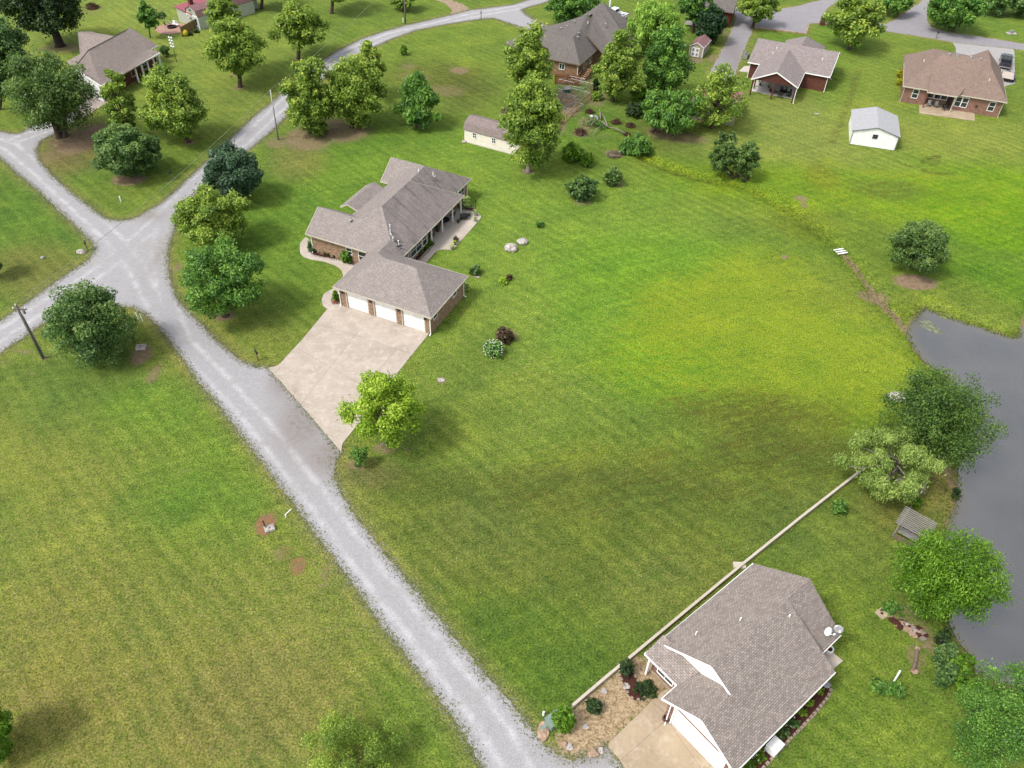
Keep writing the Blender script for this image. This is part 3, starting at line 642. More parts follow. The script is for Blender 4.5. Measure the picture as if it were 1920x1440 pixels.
wb.add([(-7.75*kk,7.25*kk,2.78),(-7.75*kk,12.1*kk,2.78),(-7.75*kk,9.65*kk,4.55),(-7.5*kk,7.25*kk,2.78),(-7.5*kk,12.1*kk,2.78),(-7.5*kk,9.65*kk,4.55)], [(0,2,1),(3,4,5),(0,3,5,2),(1,2,5,4)])
wb.add([(-6.6*kk,20.8*kk,2.78),(-6.6*kk,25.7*kk,2.78),(-6.6*kk,23.25*kk,4.55),(-6.3*kk,20.8*kk,2.78),(-6.3*kk,25.7*kk,2.78),(-6.3*kk,23.25*kk,4.55)], [(0,2,1),(3,4,5),(0,3,5,2),(1,2,5,4)])
wb.build('wall', M['brick_a'], H1, uv=True)
gw = 11.34*kk; y0 = .45
wb = MB(); D0 = [1.42, 5.02, 8.62]; DW = 2.72       # garage: walls with three real door openings
xs = [.45]+sum([[d, d+DW] for d in D0], [])+[gw-.45]
for a, b in zip(xs[::2], xs[1::2]): wb.box(a, b, y0, y0+.35, 0, 2.75)
for d in D0: wb.box(d, d+DW, y0, y0+.35, 2.32, 2.75)
wb.box(gw-.8, gw-.45, y0+.35, 7.86*kk-.45, 0, 2.75); wb.box(.45, .8, y0+.35, 7.6, 0, 2.75); wb.box(.8, gw-.8, 7.86*kk-.8, 7.86*kk-.45, 0, 2.75)
wb.build('garage_wall', M['brick_a'], H1, uv=True)
for d in D0:
    o = MB().box(d, d+DW, y0+.1, y0+.16, .06, 2.32).build('garage_door', M['white_door'], H1, uv=True)
    b = MB()
    for z in (.62, 1.19, 1.76): b.box(d+.02, d+DW-.02, y0+.094, y0+.1, z-.012, z+.012)
    b.build('panel_line', M['joint'], o)
    b = MB().box(d-.12, d, y0-.03, y0+.02, 0, 2.44).box(d+DW, d+DW+.12, y0-.03, y0+.02, 0, 2.44).box(d, d+DW, y0-.03, y0+.02, 2.32, 2.44)
    b.build('door_trim', M['cream'], H1)
for x in (.95, 4.6, 8.2, gw-1.0):
    MB().box(x-.09, x+.09, y0-.2, y0-.01, 1.95, 2.3).lathe([(.03, 2.3), (.1, 2.32), (.02, 2.4)], (x, y0-.1, 0), 8).build('wall_lamp', M['black'], H1)
for v in (1.6, 6.1): window(H1, (gw-.45, v, 1.95), (1, 0), .75, .8, rows=1)
for u, z, ww, hh in ((-2.9,1.75,.75,.8),(-1.2,1.55,1.05,1.25)): window(H1, (u*kk, 7.25*kk, z), (0,-1), ww, hh)
for v in (9.3, 11.0, 12.2, 13.5): window(H1, (2.9*kk, v*kk, 1.35), (1, 0), 1.25 if v != 13.5 else 1.0, 1.5)
for v in (15.5, 18.6): window(H1, (1.0*kk, v*kk, 1.35), (1, 0), 1.5, 1.6)
window(H1, (2.0*kk, 24.1*kk, 1.5), (1, 0), 1.5, 1.6, cols=2)
b = MB().box(1.0*kk-.02, 1.0*kk+.06, 20.2*kk-.95, 20.2*kk+.95, .1, 2.2); b.build('patio_door', M['glass'], H1)
for v in (14.75, 17.3, 19.8, 21.9): MB().box(3.1*kk-.07, 3.1*kk+.07, v*kk-.07, v*kk+.07, .1, 2.62).build('column', M['white'], H1)
for v in (16.2, 18.8, 20.9): MB().box(1.9, 2.3, v*kk-.3, v*kk+.3, .08, .5).box(1.9, 1.98, v*kk-.3, v*kk+.3, .5, 1.0).build('porch_bench', M['wood'], H1) if False else None
downspout(H1, .52, y0-.08, 2.6); downspout(H1, gw-.40, y0-.08, 2.6); downspout(H1, gw-.38, 7.86*kk-.5, 2.6, (.3, .05)); downspout(H1, -7.75*kk-.06, 7.25*kk-.02, 2.6)
downspout(H1, 2.9*kk+.06, 8.5*kk, 2.6, (.2, 0)); downspout(H1, 2.0*kk+.06, 25.6*kk, 2.6, (.3, 0))
for (u, v, z, kd) in ((-3.6,9.1,4.25,1),(.9,9.9,4.5,0),(1.25,9.3,4.3,0),(1.9,8.75,3.85,0),(-.1,21.2,5.05,0),(.3,20.9,4.75,1),(-1.3,20.0,5.65,0)): vent(H1, *q1(u, v, z), kind=kd)
def dish(name, loc, az, label, group, m=None):
    t = empty(name, loc, az, label, 'satellite dish', group)
    b = MB(); n = 16; vs = [(0, 0, 0)]; fs = []
    for j, r_ in enumerate((.17, .33)):
        for i in range(n): a = 2*math.pi*i/n; vs.append((r_*math.cos(a)*1.1, r_*r_*.5, r_*math.sin(a)))
    for i in range(n): fs += [(0, 1+i, 1+(i+1) % n), (1+i, 1+n+i, 1+n+(i+1) % n, 1+(i+1) % n)]
    mt = Matrix.Rotation(R(38), 3, 'X'); vs = [tuple(mt @ Vector(v)+Vector((0, .1, .55))) for v in vs]
    o = b.add(vs, fs).build('dish', m or M['galv'], t, smooth=True); md = o.modifiers.new('s', 'SOLIDIFY'); md.thickness = .02
    MB().tube([(0,.2,0),(0,.2,.35),(0,.12,.55)], .03, 8).build('mast', M['galv'], t)
    MB().tube([(0,.1,.3),(0,.5,.75),(0,.62,.98)], .022, 6).box(-.06,.06,.56,.68,.93,1.05).build('feed_arm', M['white'], t)
    return t
dish('satellite_dish', to_world(H1, 2.2*kk, 8.75*kk, 3.62), R(60), 'white satellite dish higher on the ranch house roof', 'roof dishes on the ranch house')
dish('satellite_dish', to_world(H1, 2.95*kk, 8.3*kk, 3.05), R(20), 'grey dish with dark bracket at the ranch house eave', 'roof dishes on the ranch house', M['blue'])
# ---- shingled house at the lower edge
H2 = frame_obj('gabled_house', (1208.5,1225.5), (1411.9,1056.4), 2.8, 'grey shingled house with white front gables beside the retaining wall', 'house')
e = 2.8; zr = 5.9
RG = -5.0
fr = [[(1.45,.0,e),(12.4,0,e),(13.0,RG+.9,zr-.75),(12.0,RG+.95,zr-.6),(1.45,RG+.95,zr-.6)],]
A0, A1 = (1.25,0,e), (12.45,0,e)
RF, RB = (1.35,-4.85,zr-.1), (12.5,-4.2,zr-.55)
top = [[(0,0,e),(12.4,0,e),(12.55,-4.35,5.75),(1.35,-4.35,5.75)],          # left slope
       [(1.35,-4.35,5.75),(9.6,-4.35,5.75),(9.65,-9.5,e),(1.35,-9.5,e)],
       [(9.4,-4.35,5.72),(12.55,-4.35,5.72),(12.5,-8.05,e),(9.4,-8.05,e)]]
roof_mesh([[(1.35,-.0,e+.02),(12.4,0,e),(12.5,-4.35,5.75),(1.35,-4.35,5.75)],
           [(1.35,-4.35,5.75),(9.75,-4.35,5.75),(9.65,-9.5,e),(-1.5,-9.45,e),(-1.5,-6.15,4.78),(1.35,-6.15,4.78)],
           [(9.75,-4.35,5.70),(12.5,-4.35,5.70),(12.5,-8.05,e),(9.75,-8.05,e)]], 'roof', M['shingle_b'], H2)
roof_mesh([[(-1.5,-6.15,4.76),(1.85,-6.15,4.76),(1.85,-3.05,e+.25),(.05,-3.05,e),(-1.5,-3.08,e)]], 'garage_roof', M['shingle_b'], H2)
roof_mesh([[(0,0,e-.02),(1.85,0,e+.6),(1.85,-3.6,e+.68),(0.02,-3.1,e-.02)]], 'porch_roof', M['shingle_b'], H2)
gz0 = 5.72
MB().add([(1.72,-.75,e+.35),(1.72,-7.35,e+.9),(1.72,-5.6,4.9),(1.72,-4.35,gz0),(1.9,-.75,e+.35),(1.9,-7.35,e+.9),(1.9,-4.35,gz0)], [(0,1,2,3),(4,6,5)]).build('front_gable', M['white'], H2)
MB().add([(-1.1,-3.3,e-.1),(-1.1,-9.1,e-.1),(-1.1,-6.15,4.66),(-.9,-3.3,e-.1),(-.9,-9.1,e-.1),(-.9,-6.15,4.66)], [(0,1,2),(3,5,4),(0,2,5,3),(1,4,5,2)]).build('garage_gable', M['white'], H2)
fascia([((0,0,e),(12.4,0,e)),((0,0,e-.02),(.02,-3.1,e)),((-1.5,-3.08,e),(.05,-3.05,e)),((-1.5,-3.08,e),(-1.5,-6.15,4.76)),((-1.5,-6.15,4.78),(-1.5,-9.45,e)),((-1.5,-9.45,e),(9.65,-9.5,e)),  ((9.75,-8.05,e),(12.5,-8.05,e)),((1.36,-.05,e+.1),(1.36,-4.35,5.75)),((1.36,-4.35,5.75),(1.36,-6.2,4.78))], M['white'], H2, wd=.055)
wb = MB().prism([(.75,-.45),(11.9,-.45),(11.9,-7.6),(9.2,-7.6),(9.2,-9.05),(2.5,-9.05),(2.5,-3.4),(.75,-3.4)], 0, 2.8)
wb.box(-1.05,-.75,-4.05,-3.45,0,2.8); wb.box(-1.05,-.75,-9.05,-8.5,0,2.8); wb.box(-1.05,-.75,-8.5,-4.05,2.3,2.75); wb.box(-.75,2.5,-3.7,-3.45,0,2.8); wb.box(-.75,2.5,-9.05,-8.8,0,2.8)
wb.add([(11.9,-.45,2.8),(11.9,-7.6,2.8),(11.9,-4.35,5.3),(11.6,-.45,2.8),(11.6,-7.6,2.8),(11.6,-4.35,5.3)], [(0,2,1),(3,4,5),(0,3,5,2),(1,2,5,4)])
wb.build('wall', M['brick_b'], H2, uv=True)
MB().box(-1.0,-.92,-8.5,-4.05,.08,2.3).build('garage_door', M['white_door'], H2, uv=True)
MB().box(-1.09,-1.05,-4.1,-3.98,0,2.4).box(-1.09,-1.05,-8.58,-8.46,0,2.4).box(-1.09,-1.05,-8.46,-4.1,2.3,2.4).build('door_trim', M['white'], H2)
MB().box(.62,.74,-3.4,-.3,.1,.32).build('porch_step', M['conc3'], H2)
MB().box(.15,.3,-.5,-.35,.1,2.7).build('column', M['white'], H2)
window(H2, (.75,-1.7,1.5), (-1,0), 1.4, 1.4, cols=2)
for u in (2.5, 5.2, 7.8): window(H2, (u,-9.05,1.5), (0,-1), 1.2, 1.4)
window(H2, (11.9,-3,1.5), (1,0), 1.3, 1.3)
b = MB().box(-1.16,-1.08,-3.76,-3.68,.5,2.65); b.bar((-1.12,-3.72,.5),(-1.5,-3.9,.15),.08,.08); b.build('downspout', M['white'], H2)
b = MB().box(-1.16,-1.08,-8.95,-8.87,.3,2.65); b.build('downspout', M['white'], H2)
for (u, v, z) in ((3.4,-1.6,4.0),(6.2,-3.1,4.95),(9.0,-5.2,5.2)): vent(H2, u, v, z, 0)
dish('satellite_dish', to_world(H2, 11.3,-7.3,3.2), R(205), 'white satellite dish on the rear corner of the lower shingled roof', 'roof dishes on the lower shingled house', M['white'])
dish('satellite_dish', to_world(H2, 12.3,-7.7,3.0), R(160), 'edge-on satellite dish at the tip of the lower shingled roof', 'roof dishes on the lower shingled house')
# ---- brown hip-roofed house, upper right
H3 = frame_obj('hip_roof_house', (1693.5,161.3), (1889.1,192.2), 2.8, 'red brick house with brown hip roof and long rear patio slab', 'house')
P = lambda *a: a
roof_mesh([[(0,0,e),(8.4,0,e),(12.3,6.5,6.85),(5,6.5,6.85)],[(0,0,e),(5,6.5,6.85),(3.9,12.4,5.4),(.05,10.9,e)],[(8.4,0,e),(12.25,3.9,6.7),(12.3,6.5,6.85)],
  [(8.4,0,e),(16.1,0,e),(12.25,3.9,6.7)],[(16.1,0,e),(16.15,15.1,e),(12.25,11.3,6.85),(12.3,6.5,6.85),(12.25,3.9,6.7)],
  [(5,6.5,6.85),(12.3,6.5,6.85),(8.3,13.1,e),(6.8,13.1,e),(3.9,12.4,5.4)],[(12.3,6.5,6.85),(12.25,11.3,6.85),(8.3,15.1,e),(8.3,13.1,e)],[(12.25,11.3,6.85),(16.15,15.1,e),(8.3,15.1,e)],
  [(.05,10.9,e),(3.9,12.4,5.4),(3.5,15.3,e),(.05,15.3,e)],[(3.9,12.4,5.4),(6.8,13.1,e),(6.8,15.3,e),(3.5,15.3,e)]], 'roof', M['shingle_c'], H3)
roof_mesh([[(3.83,-.95,e),(8.55,-.95,e),(10.2,2.6,4.6),(3.9,2.6,4.6)]], 'porch_roof', M['shingle_c'], H3)
fascia([((0,0,e),(3.8,0,e)),((3.83,-.95,e),(8.5,-.95,e)),((8.5,0,e),(16.1,0,e)),((0,0,e),(.05,10.9,e)),((16.1,0,e),(16.15,15.1,e)),((3.83,-.95,e),(3.83,0.1,e))], M['cream'], H3)
wb = MB().prism([(.45,.45),(4.1,.45),(4.1,1.9),(8.4,1.9),(8.4,.45),(15.65,.45),(15.65,14.6),(8.75,14.6),(8.75,12.7),(6.3,12.7),(6.3,14.8),(.5,14.8)], 0, 2.85).build('wall', M['brick_b'], H3, uv=True)
window(H3, (2.3,.45,1.7), (0,-1), .85, 1.35)
for u in (4.9,6.0,7.0): window(H3, (u,1.9,1.6), (0,-1), .9, 1.3, rows=1)
MB().box(7.62,8.28,1.84,1.9,.1,2.2).build('back_door', M['black'], H3)
for u in (9.1,10.1): window(H3, (u,.45,1.55), (0,-1), .85, 1.5)
window(H3, (14.2,.45,1.6), (0,-1), .85, 1.4)
for u in (4.05,): MB().box(u-.08,u+.08,-.75,-.6,.08,2.7).build('column', M['brick_c'], H3, uv=True)
MB().box(8.2,8.32,-.75,-.63,.08,2.7).build('downspout', M['cream'], H3)
downspout(H3, .4,.4,2.6,(-.2,-.1), M['cream']); downspout(H3, 15.7,.4,2.6,(.1,-.2), M['cream'])
for u in (5.9,7.2,9.3,10.8): vent(H3, u,6.3,6.8,2)
vent(H3,2.6,7.2,4.8,0); vent(H3,12.6,2.2,5.0,0)
MB().tube([(12.0,.3,1.3),(12.0,.42,1.3)],.22,10).build('hose_reel', M['brush'], H3)
def chair(loc, rz, label, m, group):
    t = empty('patio_chair', loc, rz, label, 'chair', group)
    MB().box(-.26,.26,-.25,.25,.40,.45).build('seat', m, t); MB().bar((0,.25,.45),(0,.36,.98),.5,.04).build('backrest', m, t)
    for sx in (-.24,.24):
        for sy in (-.22,.22): MB().tube([(sx,sy,0),(sx,sy,.4)],.02,5).build('leg', M['black'], t)
    return t
chair(to_world(H3,4.9,.1,.08), H3.rotation_euler.z, 'grey patio chair nearest the red porch post of the brown-roofed house', M['galv'], 'chairs on the back patios')
chair(to_world(H3,6.1,.2,.08), H3.rotation_euler.z+.2, 'grey patio chair in the middle of the brown-roofed house porch', M['galv'], 'chairs on the back patios')
chair(to_world(H3,7.3,-.5,.08), H3.rotation_euler.z+1.0, 'dark striped lounge chair near the back door of the brown-roofed house', M['black'], 'chairs on the back patios')
chair(to_world(H3,7.9,-.1,.08), H3.rotation_euler.z+.9, 'second dark lounge chair right beside the back door', M['black'], 'chairs on the back patios')
# ---- dark red brick house with open gabled porch
H4 = frame_obj('porch_house', (1401.9,116.3), (1555.6,144.4), 2.8, 'dark red brick house with a big open gabled back porch', 'house')
roof_mesh([[(0,0,e),(2.1,0,e),(6,4.3,4.65),(9.9,0,e),(14.1,0,e),(14.25,5.6,5.15),(.15,5.6,5.15)],
  [(.15,5.6,5.15),(14.25,5.6,5.15),(14.3,11.2,e),(11.3,11.2,e),(11.3,14.2,e),(7.75,11.3,4.85),(4.2,14.2,e),(4.2,11.2,e),(.1,11.2,e)] if False else [(.15,5.6,5.15),(7.75,5.6,5.15),(4.2,11.2,e),(.1,11.2,e)],
  [(7.75,5.6,5.15),(14.25,5.6,5.15),(14.3,11.2,e),(11.3,11.2,e)],[(7.75,5.6,5.15),(7.75,11.3,4.95),(4.2,14.2,e),(4.2,11.2,e)],[(7.75,5.6,5.15),(11.3,11.2,e),(11.3,14.2,e),(7.75,11.3,4.95)],[(7.75,11.3,4.95),(11.3,14.2,e),(4.2,14.2,e)],
  [(2.1,-7.2,e),(2.1,0,e),(6,4.3,4.65),(6,-7.2,4.65)],[(9.9,-7.2,e),(9.9,0,e),(6,4.3,4.65),(6,-7.2,4.65)]], 'roof', M['shingle_d'], H4)
fascia([((0,0,e),(2.1,0,e)),((2.1,-7.2,e),(2.1,0,e)),((2.1,-7.2,e),(6,-7.2,4.65)),((6,-7.2,4.65),(9.9,-7.2,e)),((9.9,-7.2,e),(9.9,0,e)),((9.9,0,e),(14.1,0,e)),((14.1,0,e),(14.25,5.6,5.15)),((14.25,5.6,5.15),(14.3,11.2,e))], M['white'], H4)
wb = MB().prism([(.5,.45),(13.7,.45),(13.8,10.8),(10.9,10.8),(10.9,13.7),(4.6,13.7),(4.6,10.8),(.5,10.8)], 0, 2.8)
wb.add([(13.72,.45,2.8),(13.8,10.8,2.8),(13.76,5.6,5.0),(13.5,.45,2.8),(13.6,10.8,2.8),(13.5,5.6,5.0)], [(0,1,2),(3,5,4),(0,2,5,3),(1,4,5,2)])
wb.build('wall', M['brick_c'], H4, uv=True)
MB().add([(2.5,-6.95,e-.05),(9.5,-6.95,e-.05),(6,-6.95,4.5),(2.5,-6.8,e-.05),(9.5,-6.8,e-.05),(6,-6.8,4.5)], [(0,1,2),(3,5,4),(0,3,4,1),(1,4,5,2),(2,5,3,0)]).build('porch_gable', M['rust_wood'], H4, uv=True)
for u, v in ((2.45,-6.9),(6.0,-6.9),(9.5,-6.9),(2.45,-3.3)): MB().box(u-.11,u+.11,v-.11,v+.11,.05,2.75).build('porch_post', M['rust_wood'], H4, uv=True)
MB().box(8.3,9.45,-6.9,-.2,.05,.0+2.7).build('side_screen', M['brick_c'], H4, uv=True) if False else None
downspout(H4,9.72,-7.0,2.6,(.1,-.2)); downspout(H4,13.75,.4,2.6); downspout(H4,.45,.4,2.6); downspout(H4,13.9,6.5,2.6,(.3,0))
window(H4, (4.5,.45,1.5),(0,-1),1.3,1.3)
for (u,v,z,kd) in ((3.9,3.9,4.5,0),(3.6,2.6,4.0,0),(11.9,3.3,4.3,0)): vent(H4,u,v,z,kd)
def table(loc, rz, label):
    t = empty('patio_table', loc, rz, label, 'table'); MB().lathe([(.75,.7),(.75,.74)],n=16).build('table_top', M['black'], t)
    MB().tube([(0,0,0),(0,0,.7)],.05,8).build('pedestal', M['black'], t); return t
tc = to_world(H4,7.6,-4.6,.08); table(tc, 0, 'black round table under the open gabled porch')
for k_ in range(5):
    a = k_*1.256+.3; chair((tc[0]+1.1*math.cos(a), tc[1]+1.1*math.sin(a), .08), a-R(90), 'dark chair drawn up to the round table under the gabled porch', M['black'], 'dark chairs around the porch table')
def pot_plant(x, y, z, r, h, cols, label, group, name='potted_plant', pm=None, seed=0):
    t = empty(name, (x, y, z), 0, label, 'potted plant', group)
    MB().lathe([(r*.6,0),(r*.85,r*1.1),(r*.9,r*1.15),(r*.75,r*1.1)],n=10).build('pot', pm or M['terra'], t)
    leafball('foliage', t, [(0,0,r*1.1+h*.45)], [max(r*1.1,h*.5)], 90, .13, cols, seed); return t
# ---- complex hipped house, top centre
H5 = frame_obj('raised_brick_house', (1040.1,112.5), (1086.5,121.9), 2.8, 'tan brick house with steep dark complex roof behind the dog pens', 'house')
roof_mesh([[(0,0,e),(4.7,0,e),(1.5,4.2,5.6),(-2.6,4.3,5.5),(-6,0.2,e)],[(4.7,0,e),(4.9,8.0,e),(3.6,9.5,4.2),(1.3,8,5.6),(1.5,4.2,5.6)],
  [(1.5,4.2,5.6),(1.3,8,5.6),(-2.5,7.2,5.4),(-2.6,4.3,5.5)],[(-2.6,4.3,5.5),(-2.5,7.2,5.4),(-8.5,7.2,e+1.2),(-11,3,e),(-6,.2,e)],
  [(-8.5,7.2,e+1.2),(-2.5,7.2,5.4),(-3.3,10.1,5.4),(-6.8,10.5,e+1.2),(-8.5,10.2,e)],
  [(1.3,8,5.6),(-2.5,7.2,5.4),(-3.3,10.1,5.4),(-.2,15.4,5.9)],[(1.3,8,5.6),(-.2,15.4,5.9),(1.4,15,5.2),(3.6,9.5,4.2)]], 'roof', M['shingle_e'], H5)
roof_mesh([[(2.6,8.0,5.0),(1.0,14.9,6.4),(1.2,19.5,7.1),(7.2,13.2,4.9),(9.6,10.2,e),(6.3,6.9,e)],[(1.2,19.5,7.1),(7.2,13.2,4.9),(9.6,10.2,e),(11,19,e),(6,24,e)],[(1.0,14.9,6.4),(1.2,19.5,7.1),(6,24,e),(-4,24,e),(-4,15,e+.5)]], 'roof', M['shingle_e'], H5)
fascia([((0,0,e),(4.7,0,e)),((-6,.2,e),(0,0,e)),((4.7,0,e),(4.9,7.9,e)),((6.3,6.9,e),(2.6,8.0,5.0))], M['wood'], H5)
wb = MB().prism([(-5.6,.5),(4.3,.5),(4.4,8.3),(8.5,10.0),(9.6,18),(5,22),(-4,22),(-8,10),(-10,4)], 0, 2.8).build('wall', M['brick_d'], H5, uv=True)
window(H5,(1.2,.5,1.75),(0,-1),.9,.95,cols=2,rows=1); window(H5,(4.33,3.2,1.6),(1,-.01),.5,1.1,rows=1); window(H5,(4.36,6.0,1.6),(1,-.01),.5,1.1,rows=1)
downspout(H5,4.2,.4,2.6)
for p in ((-.9,10.8,5.7,1),(-1.5,8.9,5.3,1),(-2.0,7.3,5.4,1),(1.6,6.6,5.4,1),(2.0,5.2,5.2,1),(1.6,11.0,6.0,0),(4.4,12.6,5.6,1)): vent(H5,*p[:3],kind=p[3])
st_ = empty('deck_stairs', to_world(H5,4.75,2.6,0), H5.rotation_euler.z-.25, 'new wooden steps with handrails down from the brick house side door','stairs')
b = MB()
for i in range(7): b.box(.3,1.3,-i*.32-.16,-i*.32+.16,1.35-i*.2,1.4-i*.2)
b.build('tread', M['deckwood'], st_)
for x in (.25,1.35):
    b = MB().bar((x,.2,1.4),(x,-2.2,.05),.06,.24).bar((x,.2,2.3),(x,-2.2,.95),.07,.07)
    for i in range(4): b.box(x-.04,x+.04,-i*.75-.0,-i*.75+.08,.0,2.2-i*.42)
    b.build('handrail', M['deckwood'], st_)
# ---- house at top left
H6 = frame_obj('white_garage_house', (246.6,130.1), (291.9,103.5), 2.8, 'long brown-roofed house with white garage end half hidden by trees', 'house')
roof_mesh([[(-7.2,.3,e),(0,0,e),(7.7,0,e),(7.7,1.8,e-.0+.35),(9.7,1.8,e+.35),(9.4,6.2,5.6),(-1.3,6.2,5.6),(-5.5,6.2,e+1.4)],[(9.7,1.8,e),(9.7,11.5,e),(9.4,6.2,5.6)],[(-5.5,6.2,e+1.4),(-1.3,6.2,5.6),(9.4,6.2,5.6),(9.7,11.8,e),(-1,11.8,e)],
  [(1.5,11.0,e+.3),(5.8,6.2,5.3),(7.5,12,4.6),(6.2,14.5,4.9)],[(7.5,12,4.6),(6.2,14.5,4.9),(12,17,e),(9.7,11.8,e)]], 'roof', M['shingle_f'], H6)
fascia([((-7.2,.3,e),(7.7,0,e)),((7.7,1.8,e+.3),(9.7,1.8,e+.3)),((-7.2,.3,e),(-5.5,6.2,e+1.4))], M['white'], H6, h=.22, wd=.1)
MB().prism([(-6.6,1.0),(6,1.9),(9.2,2.4),(9.3,11),(-.8,11),(-4.8,6.2)],0,2.85).build('wall', M['brick_c'], H6, uv=True)
MB().add([(-6.75,.9,.05),(-5.1,6.3,.05),(-5.1,6.3,3.9),(-6.75,.9,2.75),(-6.95,1.0,.05),(-5.3,6.4,.05),(-5.3,6.4,3.9),(-6.95,1.0,2.75)],[(0,1,2,3),(4,7,6,5),(0,3,7,4),(3,2,6,7),(1,5,6,2)]).build('garage_side', M['white'], H6)
for u in (1.2,2.8,4.4,6.0,7.4): MB().box(u-.1,u+.1,.25,.45,.05,2.7).build('column', M['white'], H6)
for u in (2.0,5.2): window(H6,(u,1.62+.02*u,1.4),(.07,-1),1.1,1.3)
MB().box(9.55,9.7,1.9,2.05,.0,3.0).build('column', M['white'], H6)
vent(H6,5.2,11.3,3.9,2)
# ---- hidden red cottage behind the junipers
t = frame_obj('red_house', (1296,42), (1366,52), 0, 'rust red house with white door mostly hidden by junipers and trees', 'house')
L = Vector(at(1366,52)).xy-Vector(at(1296,42)).xy; L = L.length
MB().box(0,L,0,8,0,3.0).build('wall', M['brick_e'], t, uv=True)
roof_mesh([[(-.4,-.4,3.0),(L+.4,-.4,3.0),(L+.4,4,5.2),(-.4,4,5.2)],[(-.4,8.4,3.0),(L+.4,8.4,3.0),(L+.4,4,5.2),(-.4,4,5.2)]], 'roof', M['shingle_e'], t)
MB().box(1.5,2.4,-.08,0,.2,2.6).build('front_door', M['white'], t); window(t,(4.2,0,1.6),(0,-1),1.1,1.2)
MB().box(-1.0,3.4,-2.6,-.1,.25,.35).build('deck', M['woodgrey'], t)
# ---- sheds
S1 = frame_obj('gambrel_shed', (871,266), (935.5,283.4), 0, 'long cream gambrel-roofed shed half hidden by the tall sycamore', 'shed')
Ls = 9.6; Ds_ = 3.6
MB().box(0,Ls,0,Ds_,.1,2.15).build('wall', M['cream_siding'], S1, uv=True)
prof = [(-.12,2.05),(.3,3.0),(Ds_/2,3.55),(Ds_-.3,3.0),(Ds_+.12,2.05)]
MB().add([(x,y,z-.03) for x in (.0,.08) for y,z in ((0,2.1),(.35,2.98),(Ds_/2,3.5),(Ds_-.35,2.98),(Ds_,2.1))],[(0,1,2,3,4),(9,8,7,6,5),(0,5,6,1),(1,6,7,2),(2,7,8,3),(3,8,9,4)]).build('gable_end', M['cream_siding'], S1)
roof_mesh([[(-.1,*prof[i]),(Ls+.1,*prof[i]),(Ls+.1,*prof[i+1]),(-.1,*prof[i+1])] for i in range(4)], 'roof', M['shingle_g'], S1, .07)
MB().box(-.02,Ls+.02,-.03,Ds_+.03,0,.12).build('skirt_board', M['cream'], S1)
for x in (1.75,5.0): window(S1,(x,0,1.45),(0,-1),.55,.72,cols=2)
MB().box(3.3,3.75,-.06,-.005,1.93,2.02).build('gable_vent', M['black'], S1)
S2 = frame_obj('metal_shed', (1592.2,270), (1674.4,282.2), 0, 'white metal shed with pale grey ribbed roof on the mown lawn', 'shed')
L2 = 6.6; D2 = 7.6
b = MB().box(0,L2,0,D2,.05,2.25); b.build('wall', M['white_siding'], S2, uv=True)
MB().add([(0,0,2.25),(L2,0,2.25),(L2/2,0,3.15),(0,.1,2.25),(L2,.1,2.25),(L2/2,.1,3.15),(0,D2,2.25),(L2,D2,2.25),(L2/2,D2,3.15)],[(0,1,2),(3,5,4),(6,8,7)]).build('gable_end', M['white_siding'], S2, uv=True)
roof_mesh([[(-.25,-.2,2.22),(-.25,D2+.2,2.22),(L2/2,D2+.2,3.24),(L2/2,-.2,3.24)],[(L2+.25,-.2,2.22),(L2+.25,D2+.2,2.22),(L2/2,D2+.2,3.24),(L2/2,-.2,3.24)]], 'roof', M['metal_roof'], S2, .06)
fascia([((-.25,-.2,2.22),(L2/2,-.2,3.24)),((L2/2,-.2,3.24),(L2+.25,-.2,2.22))], M['poledark'], S2, 'rake_trim', .08, .03)
for z,x in ((.05,0),):
    for x in (0,L2): MB().box(x-.05,x+.05,-.06,.05,0,2.25).build('corner_trim', M['galv'], S2)
window(S2,(3.3,0,1.75),(0,-1),.6,.5,M['poledark'],rows=2)
S3 = frame_obj('small_garden_shed', (1291.2,105.2), (1311.8,109.3), 0, 'small beige shed with wine roof and white double doors', 'shed')
w3 = 2.5; d3 = 4.6
MB().box(0,w3,0,d3,.08,2.0).add([(0,0,2.0),(w3,0,2.0),(w3/2,0,2.62),(0,.1,2.0),(w3,.1,2.0),(w3/2,.1,2.62)],[(0,1,2),(3,5,4),(0,2,5,3),(1,4,5,2)]).build('wall', M['beige_siding'], S3, uv=True)
roof_mesh([[(-.12,-.12,1.96),(-.12,d3+.1,1.96),(w3/2,d3+.1,2.72),(w3/2,-.12,2.72)],[(w3+.12,-.12,1.96),(w3+.12,d3+.1,1.96),(w3/2,d3+.1,2.72),(w3/2,-.12,2.72)]], 'roof', M['shingle_w'], S3, .06)
fascia([((-.12,-.12,1.96),(w3/2,-.12,2.72)),((w3/2,-.12,2.72),(w3+.12,-.12,1.96)),((w3+.12,-.12,1.96),(w3+.12,d3,1.96))], M['white'], S3, 'trim', .1, .04)
for x in (.35,1.1):
    o = MB().box(x,x+.72,-.05,-.005,.12,1.75).build('door', M['white'], S3)
    MB().box(x+.14,x+.58,-.056,-.051,1.02,1.62).box(x+.14,x+.58,-.056,-.051,.26,.82).build('panel', M['galv'], o)
for x in (0,w3): MB().box(x-.05,x+.05,-.045,.05,.05,2.0).build('corner_trim', M['white'], S3)
S4 = frame_obj('pale_green_workshop', (336.6,40.6), (353.8,47.2), 0, 'pale green workshop with a red metal roof', 'workshop')
def y(v): return v
MB().box(0,5.0,0,15,0,2.5).build('wall', M['green_siding'], S4, uv=True)
roof_mesh([[(-.3,-.3,2.9),(5.2,-.3,2.5),(5.2,15.3,2.5),(-.3,15.3,2.9)]], 'roof', M['red_roof'], S4, .1)
MB().box(.6,1.3,2.4,3.1,2.7,3.9).build('chimney', M['brick_c'], S4, uv=True)
